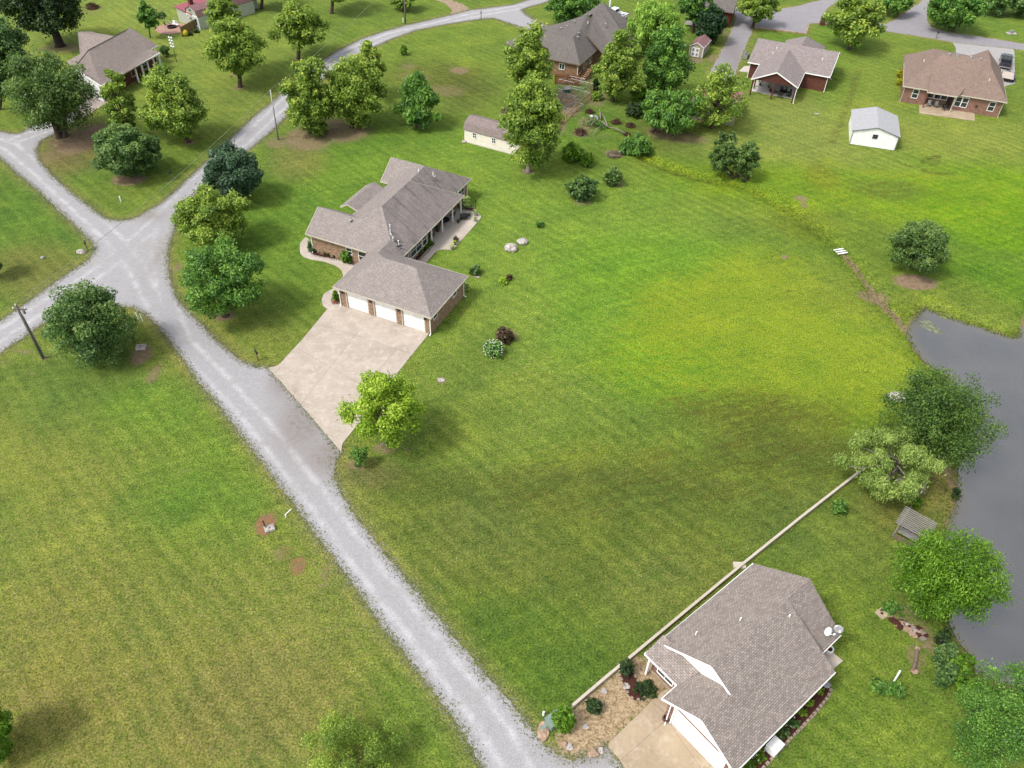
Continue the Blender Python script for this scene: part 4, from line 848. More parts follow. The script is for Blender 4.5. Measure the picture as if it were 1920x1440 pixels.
S5 = empty('barn_shed', to_world(S4,3.0,-.15,0), S4.rotation_euler.z, 'pale green gambrel shed with wine shingles butted to the red-roofed workshop', 'shed')
prof = [(0,2.3),(.5,3.3),(1.9,3.95),(3.3,3.3),(3.8,2.3)]
MB().box(.05,3.75,0,13,0,2.3).build('wall', M['green_siding'], S5, uv=True)
MB().add([(x,yy,z) for yy in (0,.1) for x,z in prof],[(0,4,3,2,1),(5,6,7,8,9),(0,1,6,5),(1,2,7,6),(2,3,8,7),(3,4,9,8)]).build('gable_end', M['green_siding'], S5)
roof_mesh([[(prof[i][0],-.12,prof[i][1]+.06),(prof[i][0],13.1,prof[i][1]+.06),(prof[i+1][0],13.1,prof[i+1][1]+.06),(prof[i+1][0],-.12,prof[i+1][1]+.06)] for i in range(4)], 'roof', M['shingle_w'], S5, .08)
MB().box(.1,3.7,-.06,-.01,2.25,2.4).box(2.2,2.3,-.06,-.01,0,2.3).box(3.6,3.75,-.06,-.01,0,2.3).build('trim', M['white'], S5)
window(S5,(2.95,0,1.3),(0,-1),.7,1.3,rows=1); window(S5,(.6,0,1.9),(0,-1),.35,.35,rows=1); MB().box(1.2,1.6,-.25,-.01,1.6,1.9).box(1.75,1.95,-.4,-.01,3.1,3.5).build('wall_fan', M['galv'], S5)
S6 = frame_obj('red_roofed_outbuilding', (1290,224), (1378,238), 0, 'outbuilding with faded red metal roof seen through the sycamore leaves', 'outbuilding')
L6 = Vector(at(1378,238)).xy-Vector(at(1290,224)).xy; L6 = L6.length
MB().box(.3,L6-.3,.3,8.0,0,2.3).build('wall', M['beige_siding'], S6, uv=True)
roof_mesh([[(0,0,2.2),(L6,0,2.2),(L6,4.2,3.4),(0,4.2,3.4)]], 'roof', M['shingle_f'], S6, .08); roof_mesh([[(0,4.2,3.41),(L6,4.2,3.41),(L6,8.4,2.3),(0,8.4,2.3)],[(0,3.0,3.08),(L6,3.0,3.08),(L6,4.2,3.42),(0,4.2,3.42)]], 'roof', M['pink_roof'], S6, .06)
# ================= VEGETATION
def leafmat(name, rough=.5, tr=.38):
    k = NT(name); a = k.n('Attribute', attribute_name='tint')
    k.l(a.outputs[0], k.b.inputs['Base Color']); k.b.inputs['Roughness'].default_value = rough; k.b.inputs['Specular IOR Level'].default_value = .35
    t = k.n('BsdfTranslucent'); k.l(k.mix(1.0, a.outputs[0], (1.25, 1.25, .7), 'MULTIPLY'), t.inputs['Color'])
    m = k.n('MixShader'); m.inputs[0].default_value = tr
    k.l(k.b.outputs[0], m.inputs[1]); k.l(t.outputs[0], m.inputs[2]); k.l(m.outputs[0], k.out.inputs[0]); return k.m
M['leaf'] = leafmat('leaves')
def quads_mesh(name, C, A, B, cols, parent, m=None, rect=False):
    n = len(C); V = np.empty((n, 4, 3))
    if rect: V[:, 0] = C-A-B; V[:, 1] = C+A-B; V[:, 2] = C+A+B; V[:, 3] = C-A+B
    else: V[:, 0] = C-A; V[:, 1] = C+B*.8-A*.1; V[:, 2] = C+A; V[:, 3] = C-B*.8-A*.1
    me = bpy.data.meshes.new(name); me.vertices.add(n*4); me.vertices.foreach_set('co', V.ravel())
    me.loops.add(n*4); me.loops.foreach_set('vertex_index', np.arange(n*4, dtype=np.int32))
    me.polygons.add(n); me.polygons.foreach_set('loop_start', np.arange(0, n*4, 4, dtype=np.int32)); me.update(calc_edges=True)
    vcol(me, 'tint', np.repeat(np.concatenate([cols, np.ones((n, 1))], 1), 4, 0)); me.materials.append(m or M['leaf'])
    o = bpy.data.objects.new(name, me); COL.objects.link(o)
    if parent: o.parent = parent
    return o
def unit(v): return v/np.maximum(1e-9, np.linalg.norm(v, axis=-1, keepdims=True))
def leaves(g, cen, rad, n, size, cols, shell=.55, flat=.8, droop=0.0, elong=1.5):
    """n leaves spread over clumps; returns arrays"""
    cen = np.asarray(cen, float); rad = np.asarray(rad, float)
    w_ = rad**2; idx = g.choice(len(cen), n, p=w_/w_.sum())
    d = unit(g.normal(size=(n, 3))+np.array([0, 0, .25])); rr = g.uniform(shell**2, 1, n)**.5
    gs = np.where((g.uniform(size=n) < .5) | (shell >= .65), rr, np.abs(g.normal(.72, .33, n))); gs = np.where((g.uniform(size=n) < .035) & (shell < .65), gs*1.3, gs)
    C = cen[idx]+d*(gs*rad[idx])[:, None]*np.array([1, 1, flat])
    if droop: C[:, 2] -= droop*rad[idx]*g.uniform(0, 1, n)**1.5
    N = unit(d*.7+np.array([0, 0, .55])+g.normal(size=(n, 3))*.6)
    T = g.normal(size=(n, 3)); 
    if droop: T = T*.35+np.array([0, 0, -1.0])
    T = unit(T-N*(T*N).sum(1)[:, None]); B = np.cross(N, T)
    s = size*g.uniform(.6, 1.3, n)[:, None]
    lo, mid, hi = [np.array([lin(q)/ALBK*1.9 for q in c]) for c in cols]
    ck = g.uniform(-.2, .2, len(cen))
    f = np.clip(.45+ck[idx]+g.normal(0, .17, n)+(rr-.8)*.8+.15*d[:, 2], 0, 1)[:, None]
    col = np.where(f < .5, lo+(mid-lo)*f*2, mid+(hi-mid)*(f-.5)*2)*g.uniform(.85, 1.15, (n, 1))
    return C, T*s*elong*.5, B*s*.5, col
def leafball(name, parent, cen, rad, n, size, cols, seed=0, **kw):
    g = np.random.default_rng(seed+11); C, A, B, c = leaves(g, cen, rad, n, size, cols, **kw); return quads_mesh(name, C, A, B, c, parent)
def ell_bbox(C, r, rz):
    a = np.linspace(0, 6.28, 25)[:, None]; b = np.linspace(-1.57, 1.57, 13)[None]
    X = C[0]+r*np.cos(a)*np.cos(b); Y = C[1]+r*np.sin(a)*np.cos(b); Z = C[2]+rz*np.sin(b)+0*a
    x, y, d = proj(np.stack([X.ravel(), Y.ravel(), Z.ravel()], 1)); return x.min(), y.min(), x.max(), y.max()
def fit(box, Yb, minrz=.5, maxrz=2.2):
    x0, y0, x1, y1 = box; cx, cy = (x0+x1)/2, (y0+y1)/2; r = rz = None
    for it in range(14):
        dd_ = ray(cx, cy)
        t = Yb/dd_[1]; C = np.array([dd_[0]*t, Yb, CH+dd_[2]*t])
        if r is None: dep = proj([C])[2][0]; r = (x1-x0)/2*dep/FPX; rz = r
        b = ell_bbox(C, r, rz)
        r *= (x1-x0)/(b[2]-b[0]); rz *= ((y1-y0)/(b[3]-b[1]))**1.3; rz = min(max(rz, r*minrz), r*maxrz)
        cx += ((x0+x1)-(b[0]+b[2]))/2; cy += ((y0+y1)-(b[1]+b[3]))/2
    return C, r, rz
def crown_clumps(g, kind, C, r, rz, k):
    out = []; n = int(k*2.1); i = np.arange(n)+.5; ph = np.arccos(1-2*i/n)+g.normal(0, .12, n); th = np.pi*(1+5**.5)*i+g.normal(0, .25, n)
    d = np.stack([np.cos(th)*np.sin(ph), np.sin(th)*np.sin(ph), np.cos(ph)], 1)
    t = d[:, 2]; prof = np.ones(n)
    if kind == 'cone': prof = np.where(t > -.5, np.clip(1.12-.62*(t+.5), .25, 1.1)/np.maximum(.35, np.sqrt(1-t*t*.9)), .9)
    if kind == 'ovate': prof = np.where(t > -.35, 1.12-.34*(t+.35), 1.0+.25*(t+.35))
    if kind == 'fan': prof = 1.0+.18*t
    q = g.uniform(.60, .90, n); q[g.uniform(size=n) < .28] *= .6; q[g.uniform(size=n) < .10] *= 1.1
    if kind == 'irregular': q = g.uniform(.42, 1.0, n)
    rc = g.uniform(.13, .27, n)*(1 if n > 40 else 1.25)
    c = C+d*np.stack([r*prof, r*prof, np.full(n, rz)], 1)*q[:, None]
    rad = rc*min(r, (r*rz)**.5)
    return c, rad
PAL = {
 'syc': ((72,98,36),(120,150,54),(184,198,88)), 'lime': ((84,116,30),(138,172,42),(190,208,84)), 'mid': ((52,88,38),(90,134,52),(140,176,74)),
 'deep': ((50,78,40),(82,116,58),(138,164,90)), 'blue': ((38,64,46),(62,92,64),(104,134,96)), 'olive': ((54,78,36),(88,118,54),(140,164,90)),
 'willow': ((88,114,50),(136,160,76),(178,194,108)), 'bright': ((56,90,18),(92,134,28),(134,168,48)), 'pine': ((44,68,28),(76,108,42),(118,144,66)),
 'jun': ((24,48,28),(40,72,38),(66,98,52)), 'weep': ((92,128,48),(134,172,66),(176,206,96)), 'dark': ((28,46,24),(50,74,36),(84,104,54)),
 'varieg': ((110,140,70),(170,190,110),(215,220,160)), 'plum': ((60,50,34),(88,72,48),(120,104,70)), 'wine': ((70,32,34),(100,48,46),(130,70,60)), 'gold': ((110,120,20),(160,160,30),(200,190,60))}
def tree(name, base, box, kind, pal, label, cat='tree', group=None, dens=1.0, k=34, lsz=1.0, bark='bark', trunk=None, droop=0, multi=1, minrz=.5, sparse=False, shell=.5, lean=None):
    g = np.random.default_rng(abs(hash(label)) % 10**6 if False else sum(map(ord, label))*7+len(label))
    bp = np.array(at(*base)); C, r, rz = fit(box, bp[1], minrz)
    if C[2]-rz < .25: C[2] = max(C[2], .25+rz*.8)
    x0, y0, x1, y1 = box; dep = proj([C])[2][0]
    t = empty(name, tuple(bp), 0, label, cat, group); C = C-bp
    cl, rad = crown_clumps(g, 'ovate' if kind == 'ovate' else kind, C, r, rz, k)
    cl[:, 2] = np.maximum(cl[:, 2], .3+rad*.3)
    area = (x1-x0)*(y1-y0)*.285; size = lsz*1.85*dep/800.; n = int(min(24000, area*3.9*dens)+500)
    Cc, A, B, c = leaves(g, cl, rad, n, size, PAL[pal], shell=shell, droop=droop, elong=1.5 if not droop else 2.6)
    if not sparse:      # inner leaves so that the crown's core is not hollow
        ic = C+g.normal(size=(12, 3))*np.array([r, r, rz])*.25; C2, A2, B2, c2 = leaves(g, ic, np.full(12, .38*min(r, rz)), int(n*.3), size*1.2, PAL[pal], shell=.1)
        Cc = np.concatenate([Cc, C2]); A = np.concatenate([A, A2]); B = np.concatenate([B, B2]); c = np.concatenate([c, c2])
    ok = Cc[:, 2] > .05
    quads_mesh('crown', Cc[ok], A[ok], B[ok], c[ok], t)
    R0 = trunk or max(.10, min(.42, .055*r+.06)); b = MB(); fork = np.array([C[0]*.55, C[1]*.55, max(.5, C[2]-rz*.55)])
    roots = [np.array([0, 0, 0.])] if multi == 1 else [np.array([.45*math.cos(a), .45*math.sin(a), 0]) for a in np.linspace(0, 6.28, multi, endpoint=False)]
    for rt in roots:
        fk = fork if multi == 1 else fork+rt*2.2
        b.tube([rt+[0, 0, -.15], rt+[0, 0, .25], rt*.6+fk*.5+[g.normal(0, .1), 0, 0], fk], [R0*1.7, R0*1.1, R0*.95, R0*.8], 8)
        if multi == 1: b.tube([fk, (fk+C)/2+g.normal(0, .12, 3), C+np.array([0, 0, rz*.55])], [R0*.8, R0*.55, R0*.12], 7)
    sel = np.argsort(g.uniform(size=len(cl)))[:16 if k > 20 else 6]
    for j in sel:
        s0 = fork+(C+np.array([0, 0, rz*.3])-fork)*g.uniform(0, .8); e0 = cl[j]+(cl[j]-C)*.12; m0 = (s0+e0)/2+np.array([g.normal(0, .1)*r, g.normal(0, .1)*r, -.06*r])
        b.tube([s0, m0, e0], [R0*.34, R0*.2, R0*.06], 5)
    b.build('trunk', M[bark], t, smooth=True)
    return t
def shrub(name, box, pal, label, cat='shrub', group=None, dens=1.3, k=14, lsz=.9, h=.85, droop=0, flowers=None, cone=False):
    g = np.random.default_rng(sum(map(ord, label))*3+len(label)); x0, y0, x1, y1 = box; cx, cy = (x0+x1)/2, (y0+y1)/2; z = .5
    for _ in range(4):
        p = at(cx, cy, z); C, r, rz = fit(box, p[1], .35, 2.4); z = rz*h
    C = np.array([at(cx, cy, rz*h)[0], at(cx, cy, rz*h)[1], rz*h]); dep = proj([C])[2][0]
    t = empty(name, (C[0], C[1], 0), 0, label, cat, group); C = np.array([0, 0, C[2]])
    cl, rad = crown_clumps(g, 'cone' if cone else 'round', C, r, rz, k); cl[:, 2] = np.maximum(cl[:, 2], rad*.4)
    n = int((x1-x0)*(y1-y0)*.285*2.4*dens)+160; size = lsz*2.2*dep/800.
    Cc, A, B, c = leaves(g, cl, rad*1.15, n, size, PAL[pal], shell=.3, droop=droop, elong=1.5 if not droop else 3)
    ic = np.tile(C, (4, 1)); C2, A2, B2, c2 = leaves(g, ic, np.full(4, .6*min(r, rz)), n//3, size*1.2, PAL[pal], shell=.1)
    Cc = np.concatenate([Cc, C2]); A = np.concatenate([A, A2]); B = np.concatenate([B, B2]); c = np.concatenate([c, c2]); ok = Cc[:, 2] > .02
    quads_mesh('foliage', Cc[ok], A[ok], B[ok], c[ok], t)
    b = MB()
    for j in range(5): a = j*1.26; b.tube([(.05*math.cos(a), .05*math.sin(a), -.05), (r*.35*math.cos(a), r*.35*math.sin(a), rz)], [.03, .012], 5)
    b.build('stem', M['bark'], t)
    if flowers:
        nn = flowers; d = unit(g.normal(size=(nn, 3))+[0, 0, .4]); P_ = C+d*np.array([r, r, rz])*1.02; P_[:, 2] = np.abs(P_[:, 2])
        quads_mesh('blossom', P_, np.tile([.06, 0, 0], (nn, 1)), np.tile([0, .06, .02], (nn, 1)), np.full((nn, 3), .7), t)
    return t
# --- trees, left side and along the road
tree('round_tree', (165,668), (66,516,254,692), 'round', 'deep', 'dense dark green round-crowned tree beside the utility pole at the crossroads', k=70, dens=1.7, lsz=.95, shell=.7)
tree('maple_tree', (423,592), (332,446,500,598), 'round', 'mid', 'mid-green broad tree just right of the crossroads, lowest of the roadside three', k=44, dens=1.25)
tree('sycamore_tree', (398,462), (322,336,474,470), 'ovate', 'syc', 'yellow-green open-crowned tree between the blue-green tree and the broad mid-green one', k=28, dens=1.0, shell=.6, sparse=True)
tree('oak_tree', (440,376), (376,268,494,382), 'round', 'blue', 'compact blue-green tree where the side road leaves the crossroads', k=50, dens=1.5, shell=.7)
tree('holly_tree', (246,330), (165,228,304,336), 'round', 'deep', 'low dark glossy rounded tree in the fork of the gravel roads', k=46, dens=1.4, shell=.7)
tree('sycamore_tree', (236,262), (180,116,264,262), 'ovate', 'syc', 'slim yellow-green tree in front of the white garage end, left of its twin', k=24, sparse=True)
tree('sycamore_tree', (354,266), (252,116,388,268), 'ovate', 'syc', 'broad yellow-green tree leaning right with a bare lower trunk near the fork', k=28, sparse=True)
tree('elm_tree', (116,256), (3,93,190,252), 'round', 'olive', 'wide dark feathery tree over the gravel entrance at left', k=46, multi=3, lsz=.85, dens=1.2)
tree('oak_tree', (0,205), (-75,15,70,195), 'round', 'deep', 'big dark tree cut by the left edge of the photo', k=50, dens=1.2)
tree('oak_tree', (113,86), (-10,-75,162,78), 'round', 'dark', 'old dark oak with a thick twisted trunk in the upper left corner', k=44, bark='barkdark', trunk=.75, multi=1)
tree('young_tree', (282,71), (254,2,300,58), 'ovate', 'mid', 'small neat tree on a thin trunk by the round brick fire pit', k=20, trunk=.12)
tree('sycamore_tree', (451,163), (374,22,504,150), 'ovate', 'syc', 'large leafy tree in the top left lawn, its trunk base bare', k=42)
tree('sycamore_tree', (440,138), (384,-25,456,82), 'ovate', 'syc', 'tree directly behind the large leafy one beside the barn shed', k=26)
tree('pear_tree', (560,110), (507,-8,613,95), 'ovate', 'syc', 'freestanding rounded tree at mid lawn above the curving road', k=36)
tree('pear_tree', (622,25), (575,-85,668,6), 'ovate', 'syc', 'tree at the top edge of which mostly the thin dark trunk shows', k=20)
tree('pear_tree', (491,16), (448,-85,534,-1), 'ovate', 'syc', 'tree at the top edge, only its trunk foot in view', k=20)
tree('pear_tree', (756,20), (727,-30,784,18), 'ovate', 'syc', 'small tree beside the tall wooden pole at the top of the road', k=18)
tree('sycamore_tree', (581,250), (527,112,632,278), 'ovate', 'syc', 'leafy roadside tree nearest the steel pole, drooping at lower left', k=42)
tree('sycamore_tree', (661,238), (608,88,727,242), 'ovate', 'syc', 'tallest of the roadside trees in the upper middle lawn', k=46)
tree('sycamore_tree', (702,185), (662,77,722,165), 'ovate', 'syc', 'tree half hidden behind the tallest roadside tree', k=24)
tree('magnolia_tree', (781,236), (739,127,828,242), 'cone', 'mid', 'pyramid-shaped drooping tree with a white stone at its foot', k=34, droop=.5)
shrub('conical_shrub', (749,82,765,105), 'bright', 'tiny cone-shaped evergreen alone in the upper middle field', cone=True)
tree('sycamore_tree', (1000,200), (944,36,1042,182), 'ovate', 'syc', 'tall tree behind the cream-shed sycamore, left of the steep-roofed house', k=42)
tree('sycamore_tree', (990,323), (936,132,1060,322), 'ovate', 'syc', 'tall sycamore with a pale flared trunk in front of the long cream shed', k=50, bark='barkgrey')
tree('sycamore_tree', (1148,190), (1117,46,1206,192), 'ovate', 'syc', 'lumpy yellow-green tree at the right corner of the steep-roofed house', k=38)
tree('willow_tree', (1226,104), (1170,-2,1290,92), 'round', 'weep', 'pale weeping willow between the white pickup and the small shed', k=34, droop=.9, lsz=.8)
tree('elm_tree', (1252,186), (1199,42,1301,182), 'ovate', 'mid', 'broad mid-green tree in front of the pale willow', k=44)
tree('locust_tree', (1223,247), (1195,164,1316,250), 'fan', 'mid', 'feathery leaning tree over the shady mown strip', k=34, lsz=.8, droop=.3)
tree('sycamore_tree', (1334,240), (1290,116,1404,240), 'ovate', 'syc', 'open yellow-green tree standing in front of the faded red roof', k=34, sparse=True, dens=.4, shell=.6)
tree('cedar_elm_tree', (1376,331), (1328,240,1388,334), 'round', 'olive', 'taller left half of the dark twin trees by the grassy ditch', k=26, multi=3, lsz=.8)
tree('cedar_elm_tree', (1396,336), (1366,258,1427,338), 'round', 'olive', 'shorter right half of the dark twin trees by the grassy ditch', k=24, multi=3, lsz=.8)
tree('elm_tree', (1722,505), (1661,411,1792,512), 'round', 'olive', 'dark round tree alone on the grass above the pond', k=42, lsz=.85, dens=1.25, minrz=.6)
tree('pine_tree', (1745,848), (1655,688,1878,884), 'irregular', 'pine', 'big dark pine spreading over the pond edge', k=80, lsz=.85, dens=1.9, bark='barkdark', shell=.6, minrz=.55)
tree('willow_tree', (1712,918), (1566,784,1772,948), 'round', 'willow', 'pale straggly willow with bare grey limbs at the end of the long wall', k=22, lsz=.65, droop=.5, bark='barkgrey', sparse=True, dens=.62, shell=.5, multi=3, minrz=.4, trunk=.3)
tree('cypress_tree', (1775,1150), (1670,978,1902,1188), 'round', 'bright', 'bright green bushy tree overhanging the pond by the slatted swing', k=60, lsz=.75, dens=1.1, shell=.55, droop=.15)
tree('elm_tree', (1860,1420), (1738,1260,1975,1500), 'round', 'mid', 'large tree filling the lower right corner beside the pond', k=54, lsz=.8, dens=1.1)
tree('sycamore_tree', (722,832), (638,680,804,836), 'ovate', 'lime', 'bright lime-green tree beside the wide concrete driveway', k=30, dens=.95, shell=.6, bark='barkgrey', sparse=True)
tree('elm_tree', (676,1452), (543,1350,772,1520), 'fan', 'syc', 'sparse light green treetop poking in at the lower edge', k=16, sparse=True, dens=.5, lsz=.7, shell=.5)
tree('maple_tree', (-40,1410), (-120,1288,44,1475), 'round', 'bright', 'bright green treetop in the lower left corner', k=36)
tree('oak_tree', (1072,52), (1018,-32,1132,48), 'round', 'mid', 'dense tree behind the steep roof beside the white pickup', k=36, dens=1.2)
tree('pear_tree', (1411,52), (1379,-25,1467,44), 'ovate', 'syc', 'tree at the end of the grey driveway by the concrete parking pad', k=26, sparse=True)
tree('oak_tree', (1592,92), (1551,-28,1664,88), 'ovate', 'syc', 'leafy tree between the two red brick houses at the street', k=40)
tree('oak_tree', (1682,28), (1640,-25,1722,26), 'round', 'mid', 'dark clump tree left of the dirt side lane at the top', k=24)
tree('oak_tree', (1786,58), (1733,-34,1852,56), 'round', 'mid', 'big rounded tree right of the dirt side lane at the top', k=40)
tree('oak_tree', (1872,28), (1836,-34,1905,28), 'round', 'deep', 'dark tree at the top edge right of the big rounded one', k=24)
tree('oak_tree', (1925,32), (1885,-30,1965,32), 'round', 'deep', 'dark tree cut off by the upper right corner', k=24)
tree('juniper_tree', (1338,82), (1304,4,1366,82), 'ovate', 'jun', 'very dark juniper hiding the rust red house', k=40, dens=1.4)
tree('oak_tree', (1300,60), (1268,-25,1340,46), 'round', 'mid', 'tree rising over the left end of the rust red house', k=26, sparse=True)
tree('young_tree', (311,106), (299,84,318,105), 'round', 'deep', 'little round tree at the corner of the white garage house porch', k=12, trunk=.08)
tree('young_pine', (668,874), (654,832,692,876), 'round', 'mid', 'small soft pine with a crooked stem below the lime-green tree', k=16, lsz=.6, trunk=.07)
tree('oak_tree', (-25,520), (-60,440,5,520), 'round', 'deep', 'dark leaves just entering at the left edge beside the lawn', k=16)
# --- shrubs
shrub('magnolia_bush', (1062,324,1124,381), 'deep', 'wide dark bush low on the lawn, left of the round one', k=22)
shrub('round_bush', (1133,312,1169,351), 'olive', 'upright rounded bush with a bare ring of soil', k=18)
shrub('grassy_bush', (1163,250,1229,293), 'mid', 'shaggy arching bush at the tip of the fallen branch', k=22, droop=.6)
shrub('rose_bush', (1053,268,1094,306), 'bright', 'spiky bright bush at the foot of the tall sycamore', droop=.2)
shrub('rose_bush', (1090,288,1115,312), 'bright', 'smaller spiky plant right of the bright bush', droop=.2)
shrub('garden_bush', (1172,190,1210,221), 'dark', 'dark low bush in the shade below the leaning feathery tree')
shrub('garden_bush', (1108,168,1130,190), 'syc', 'small leafy sprout at the dog pen corner post')
shrub('small_bush', (879,494,902,517), 'deep', 'small dark bush beside the garage roof corner')
shrub('purple_bush', (928,610,965,646), 'plum', 'brownish purple bush behind the white-flowered one')
shrub('flowering_bush', (906,636,945,671), 'mid', 'green bush dotted with white blossoms on the open lawn', flowers=90)
shrub('seedling', (1005,414,1020,427), 'mid', 'tiny seedling on the lawn above the two boulders')
shrub('seedling', (934,520,952,535), 'lime', 'tiny pale seedling right of the garage')
shrub('seedling', (949,514,960,526), 'plum', 'tiny brown twiggy seedling next to the pale one')
shrub('globe_bush', (638,466,664,496), 'bright', 'tight bright green globe bush against the front brick wall', dens=2, k=30)
shrub('variegated_bush', (860,365,882,393), 'varieg', 'pale variegated bush at the far corner of the covered porch', dens=1.8)
shrub('variegated_bush', (869,530,880,546), 'varieg', 'pale variegated bush behind the garage side wall', dens=1.8)
shrub('dwarf_conifer', (622,542,636,568), 'bright', 'slim cone bush at the left corner of the garage', cone=True, dens=1.8)
shrub('climbing_shrub', (577,450,588,475), 'deep', 'dark narrow shrub at the left corner of the front brick wall')
for i,(x,y) in enumerate(((590,470),(601,471),(611,475),(617,477),(628,480),(637,482))):
    shrub('boxwood', (x-4,y-5,x+4,y+4), 'dark', 'small clipped boxwood in the row along the front brick wall', group='boxwoods along the front wall', k=8)
for i,(x,y,p) in enumerate(((777,474,'wine'),(783,468,'bright'),(790,463,'mid'),(797,458,'wine'),(803,453,'bright'),(808,456,'bright'),(788,471,'mid'),(799,463,'bright'))):
    shrub('bed_plant', (x-6,y-6,x+6,y+5), p, 'maroon leafy plant in the bed below the side windows' if p == 'wine' else 'green leafy plant in the bed below the side windows', 'plant', 'plants in the side window bed', k=8)
shrub('crepe_myrtle', (1161,1232,1191,1271), 'dark', 'dark spiky shrub right against the long low wall', k=16)
shrub('crepe_myrtle', (1187,1271,1234,1314), 'dark', 'largest dark spiky shrub in the stone-edged bed', k=20)
shrub('crepe_myrtle', (1098,1307,1129,1341), 'dark', 'lone dark shrub on the straw-coloured patch', k=16)
shrub('hosta_bush', (1038,1323,1078,1374), 'bright', 'vivid light green bush next to the utility box', k=18, lsz=1.3)
shrub('small_bush', (1561,934,1590,966), 'mid', 'small bush just right of the long wall', k=12)
shrub('small_bush', (1709,931,1731,953), 'bright', 'small bright bush below the grey stump', k=10)
shrub('hedge_clump', (1628,1270,1668,1303), 'mid', 'left half of the low leafy mound by the white stake', k=14)
shrub('hedge_clump', (1658,1274,1697,1311), 'mid', 'right half of the low leafy mound by the white stake', k=14)
shrub('garden_bush', (1650,1126,1692,1152), 'mid', 'low dark weeds behind the square stepping stone', k=12)
shrub('bank_shrub', (1745,1196,1800,1262), 'deep', 'dark thicket at the pond bank under the bright bushy tree', k=20)
shrub('bank_shrub', (1768,1216,1832,1292), 'bright', 'bright leafy thicket spilling down the pond bank', k=24)
shrub('bank_shrub', (1748,1236,1796,1296), 'deep', 'dark green thicket between the leaf mound and the bright bank thicket', k=18)
shrub('bank_shrub', (1792,1262,1852,1316), 'bright', 'bright thicket meeting the corner tree at the water', k=20)
shrub('bank_shrub', (1752,1172,1786,1212), 'dark', 'dark tangle just above the bank thickets, beside the rock heap', k=14)
shrub('garden_bush', (1182,158,1222,190), 'bright', 'bright low foliage between the lumpy tree and the broad one')
shrub('garden_bush', (1232,206,1262,236), 'mid', 'leafy undergrowth just above the mown shade strip')
shrub('garden_bush', (1110,145,1124,172), 'dark', 'dark narrow shrub beside the deck steps')
shrub('garden_bush', (1783,905,1802,944), 'dark', 'dark tuft at the water edge below the pine')
for i,(x,y) in enumerate(((1650,1244),)): pass
shrub('columnar_shrub', (1681,131,1694,147), 'gold', 'golden shrub at the brown-roofed house side, farther one', k=8)
shrub('columnar_shrub', (1680,145,1694,162), 'gold', 'golden shrub at the brown-roofed house side, nearer one', k=8)
for i,(x,y) in enumerate(((1517,1318),(1537,1296),(1505,1336))):
    shrub('bed_plant', (x-11,y-10,x+10,y+9), 'lime', ('light green plant in the mulch bed, middle one','light green plant at the far end of the mulch bed','light green plant nearest the rose in the mulch bed')[i], 'plant', 'plants in the long mulch bed', k=8)
for i,(x,y) in enumerate(((1487,1356),(1470,1374),(1425,1418),(1405,1432))):
    shrub('rose_bush', (x-14,y-12,x+13,y+11), 'deep' if i < 2 else 'bright', ('dark rose with pink-white blooms in the mulch bed','low dark plant between the rose and the white box','leafy green plant just below the white box','leafy green plant at the lower end of the mulch bed')[i], 'plant', 'plants in the long mulch bed', k=10, flowers=8 if i != 1 else None)
# brush piles
def brush_pile(box, label, k=26, m='brush'):
    x0, y0, x1, y1 = box; c = at((x0+x1)/2, (y0+y1)/2+2); d = proj([c])[2][0]; r = (x1-x0)/2*d/FPX; g = np.random.default_rng(int(x0)); b = MB()
    b.blob((0, 0, r*.12), r*.75, (1, .9, .4), .3, int(x0))
    for i in range(k*3):
        a = g.uniform(0, 6.28); q = g.uniform(.1, .9)*r; z = r*.55*(1-q/r)+g.uniform(0, .25); t = g.uniform(0, 6.28); L = g.uniform(.4, .9)*r
        p = np.array([q*math.cos(a), q*math.sin(a), z]); v = np.array([math.cos(t), math.sin(t), g.uniform(-.4, .5)])*L/2
        b.tube([p-v, p+v], g.uniform(.015, .045), 4)
    return tag(b.build('brush_pile', M[m], None, loc=c), label, 'brush pile', 'piles of cut brush')
brush_pile((1073,238,1103,259), 'brown round pile of brush below the dog pen fence')
brush_pile((1138,282,1166,299), 'pale tan brush pile on the bright grass', m='wood')
brush_pile((1095,203,1115,216), 'small brown brush pile near the pen corner')
brush_pile((1144,221,1166,237), 'brown brush pile above the fallen branch tip')
brush_pile((1172,228,1192,243), 'brown brush pile in the shade of the leaning tree')
brush_pile((1168,246,1182,257), 'brown debris pile where the fallen branch ends')
brush_pile((158,5,188,22), 'dry brush pile behind the twisted old oak')
g = np.random.default_rng(3); p0 = Vector(at(1110,222)); b = MB()
for a_, b_ in (((1172,250),(1140,238)),((1140,238),(1118,224)),((1140,238),(1128,212)),((1118,224),(1102,222)),((1118,224),(1108,236)),((1128,236),(1112,252)),((1126,222),(1124,204)),((1118,226),(1098,232))):
    p = Vector(at(*a_, .35))-p0; q = Vector(at(*b_, .6))-p0; b.tube([p, (p+q)/2+Vector((0, .2, .15)), q], [.12, .09, .05], 6)
fb = empty('fallen_branch', p0, 0, 'bare grey fallen branch lying beside the shaggy bush', 'branch'); b.build('limb', M['barkgrey'], fb, smooth=True)
leafball('twigs', fb, [tuple(Vector(at(1106,228,.5))-p0), tuple(Vector(at(1118,232,.4))-p0), tuple(Vector(at(1130,238,.3))-p0)], [1.5, 1.2, .9], 420, .2, PAL['olive'], 4, flat=.4)
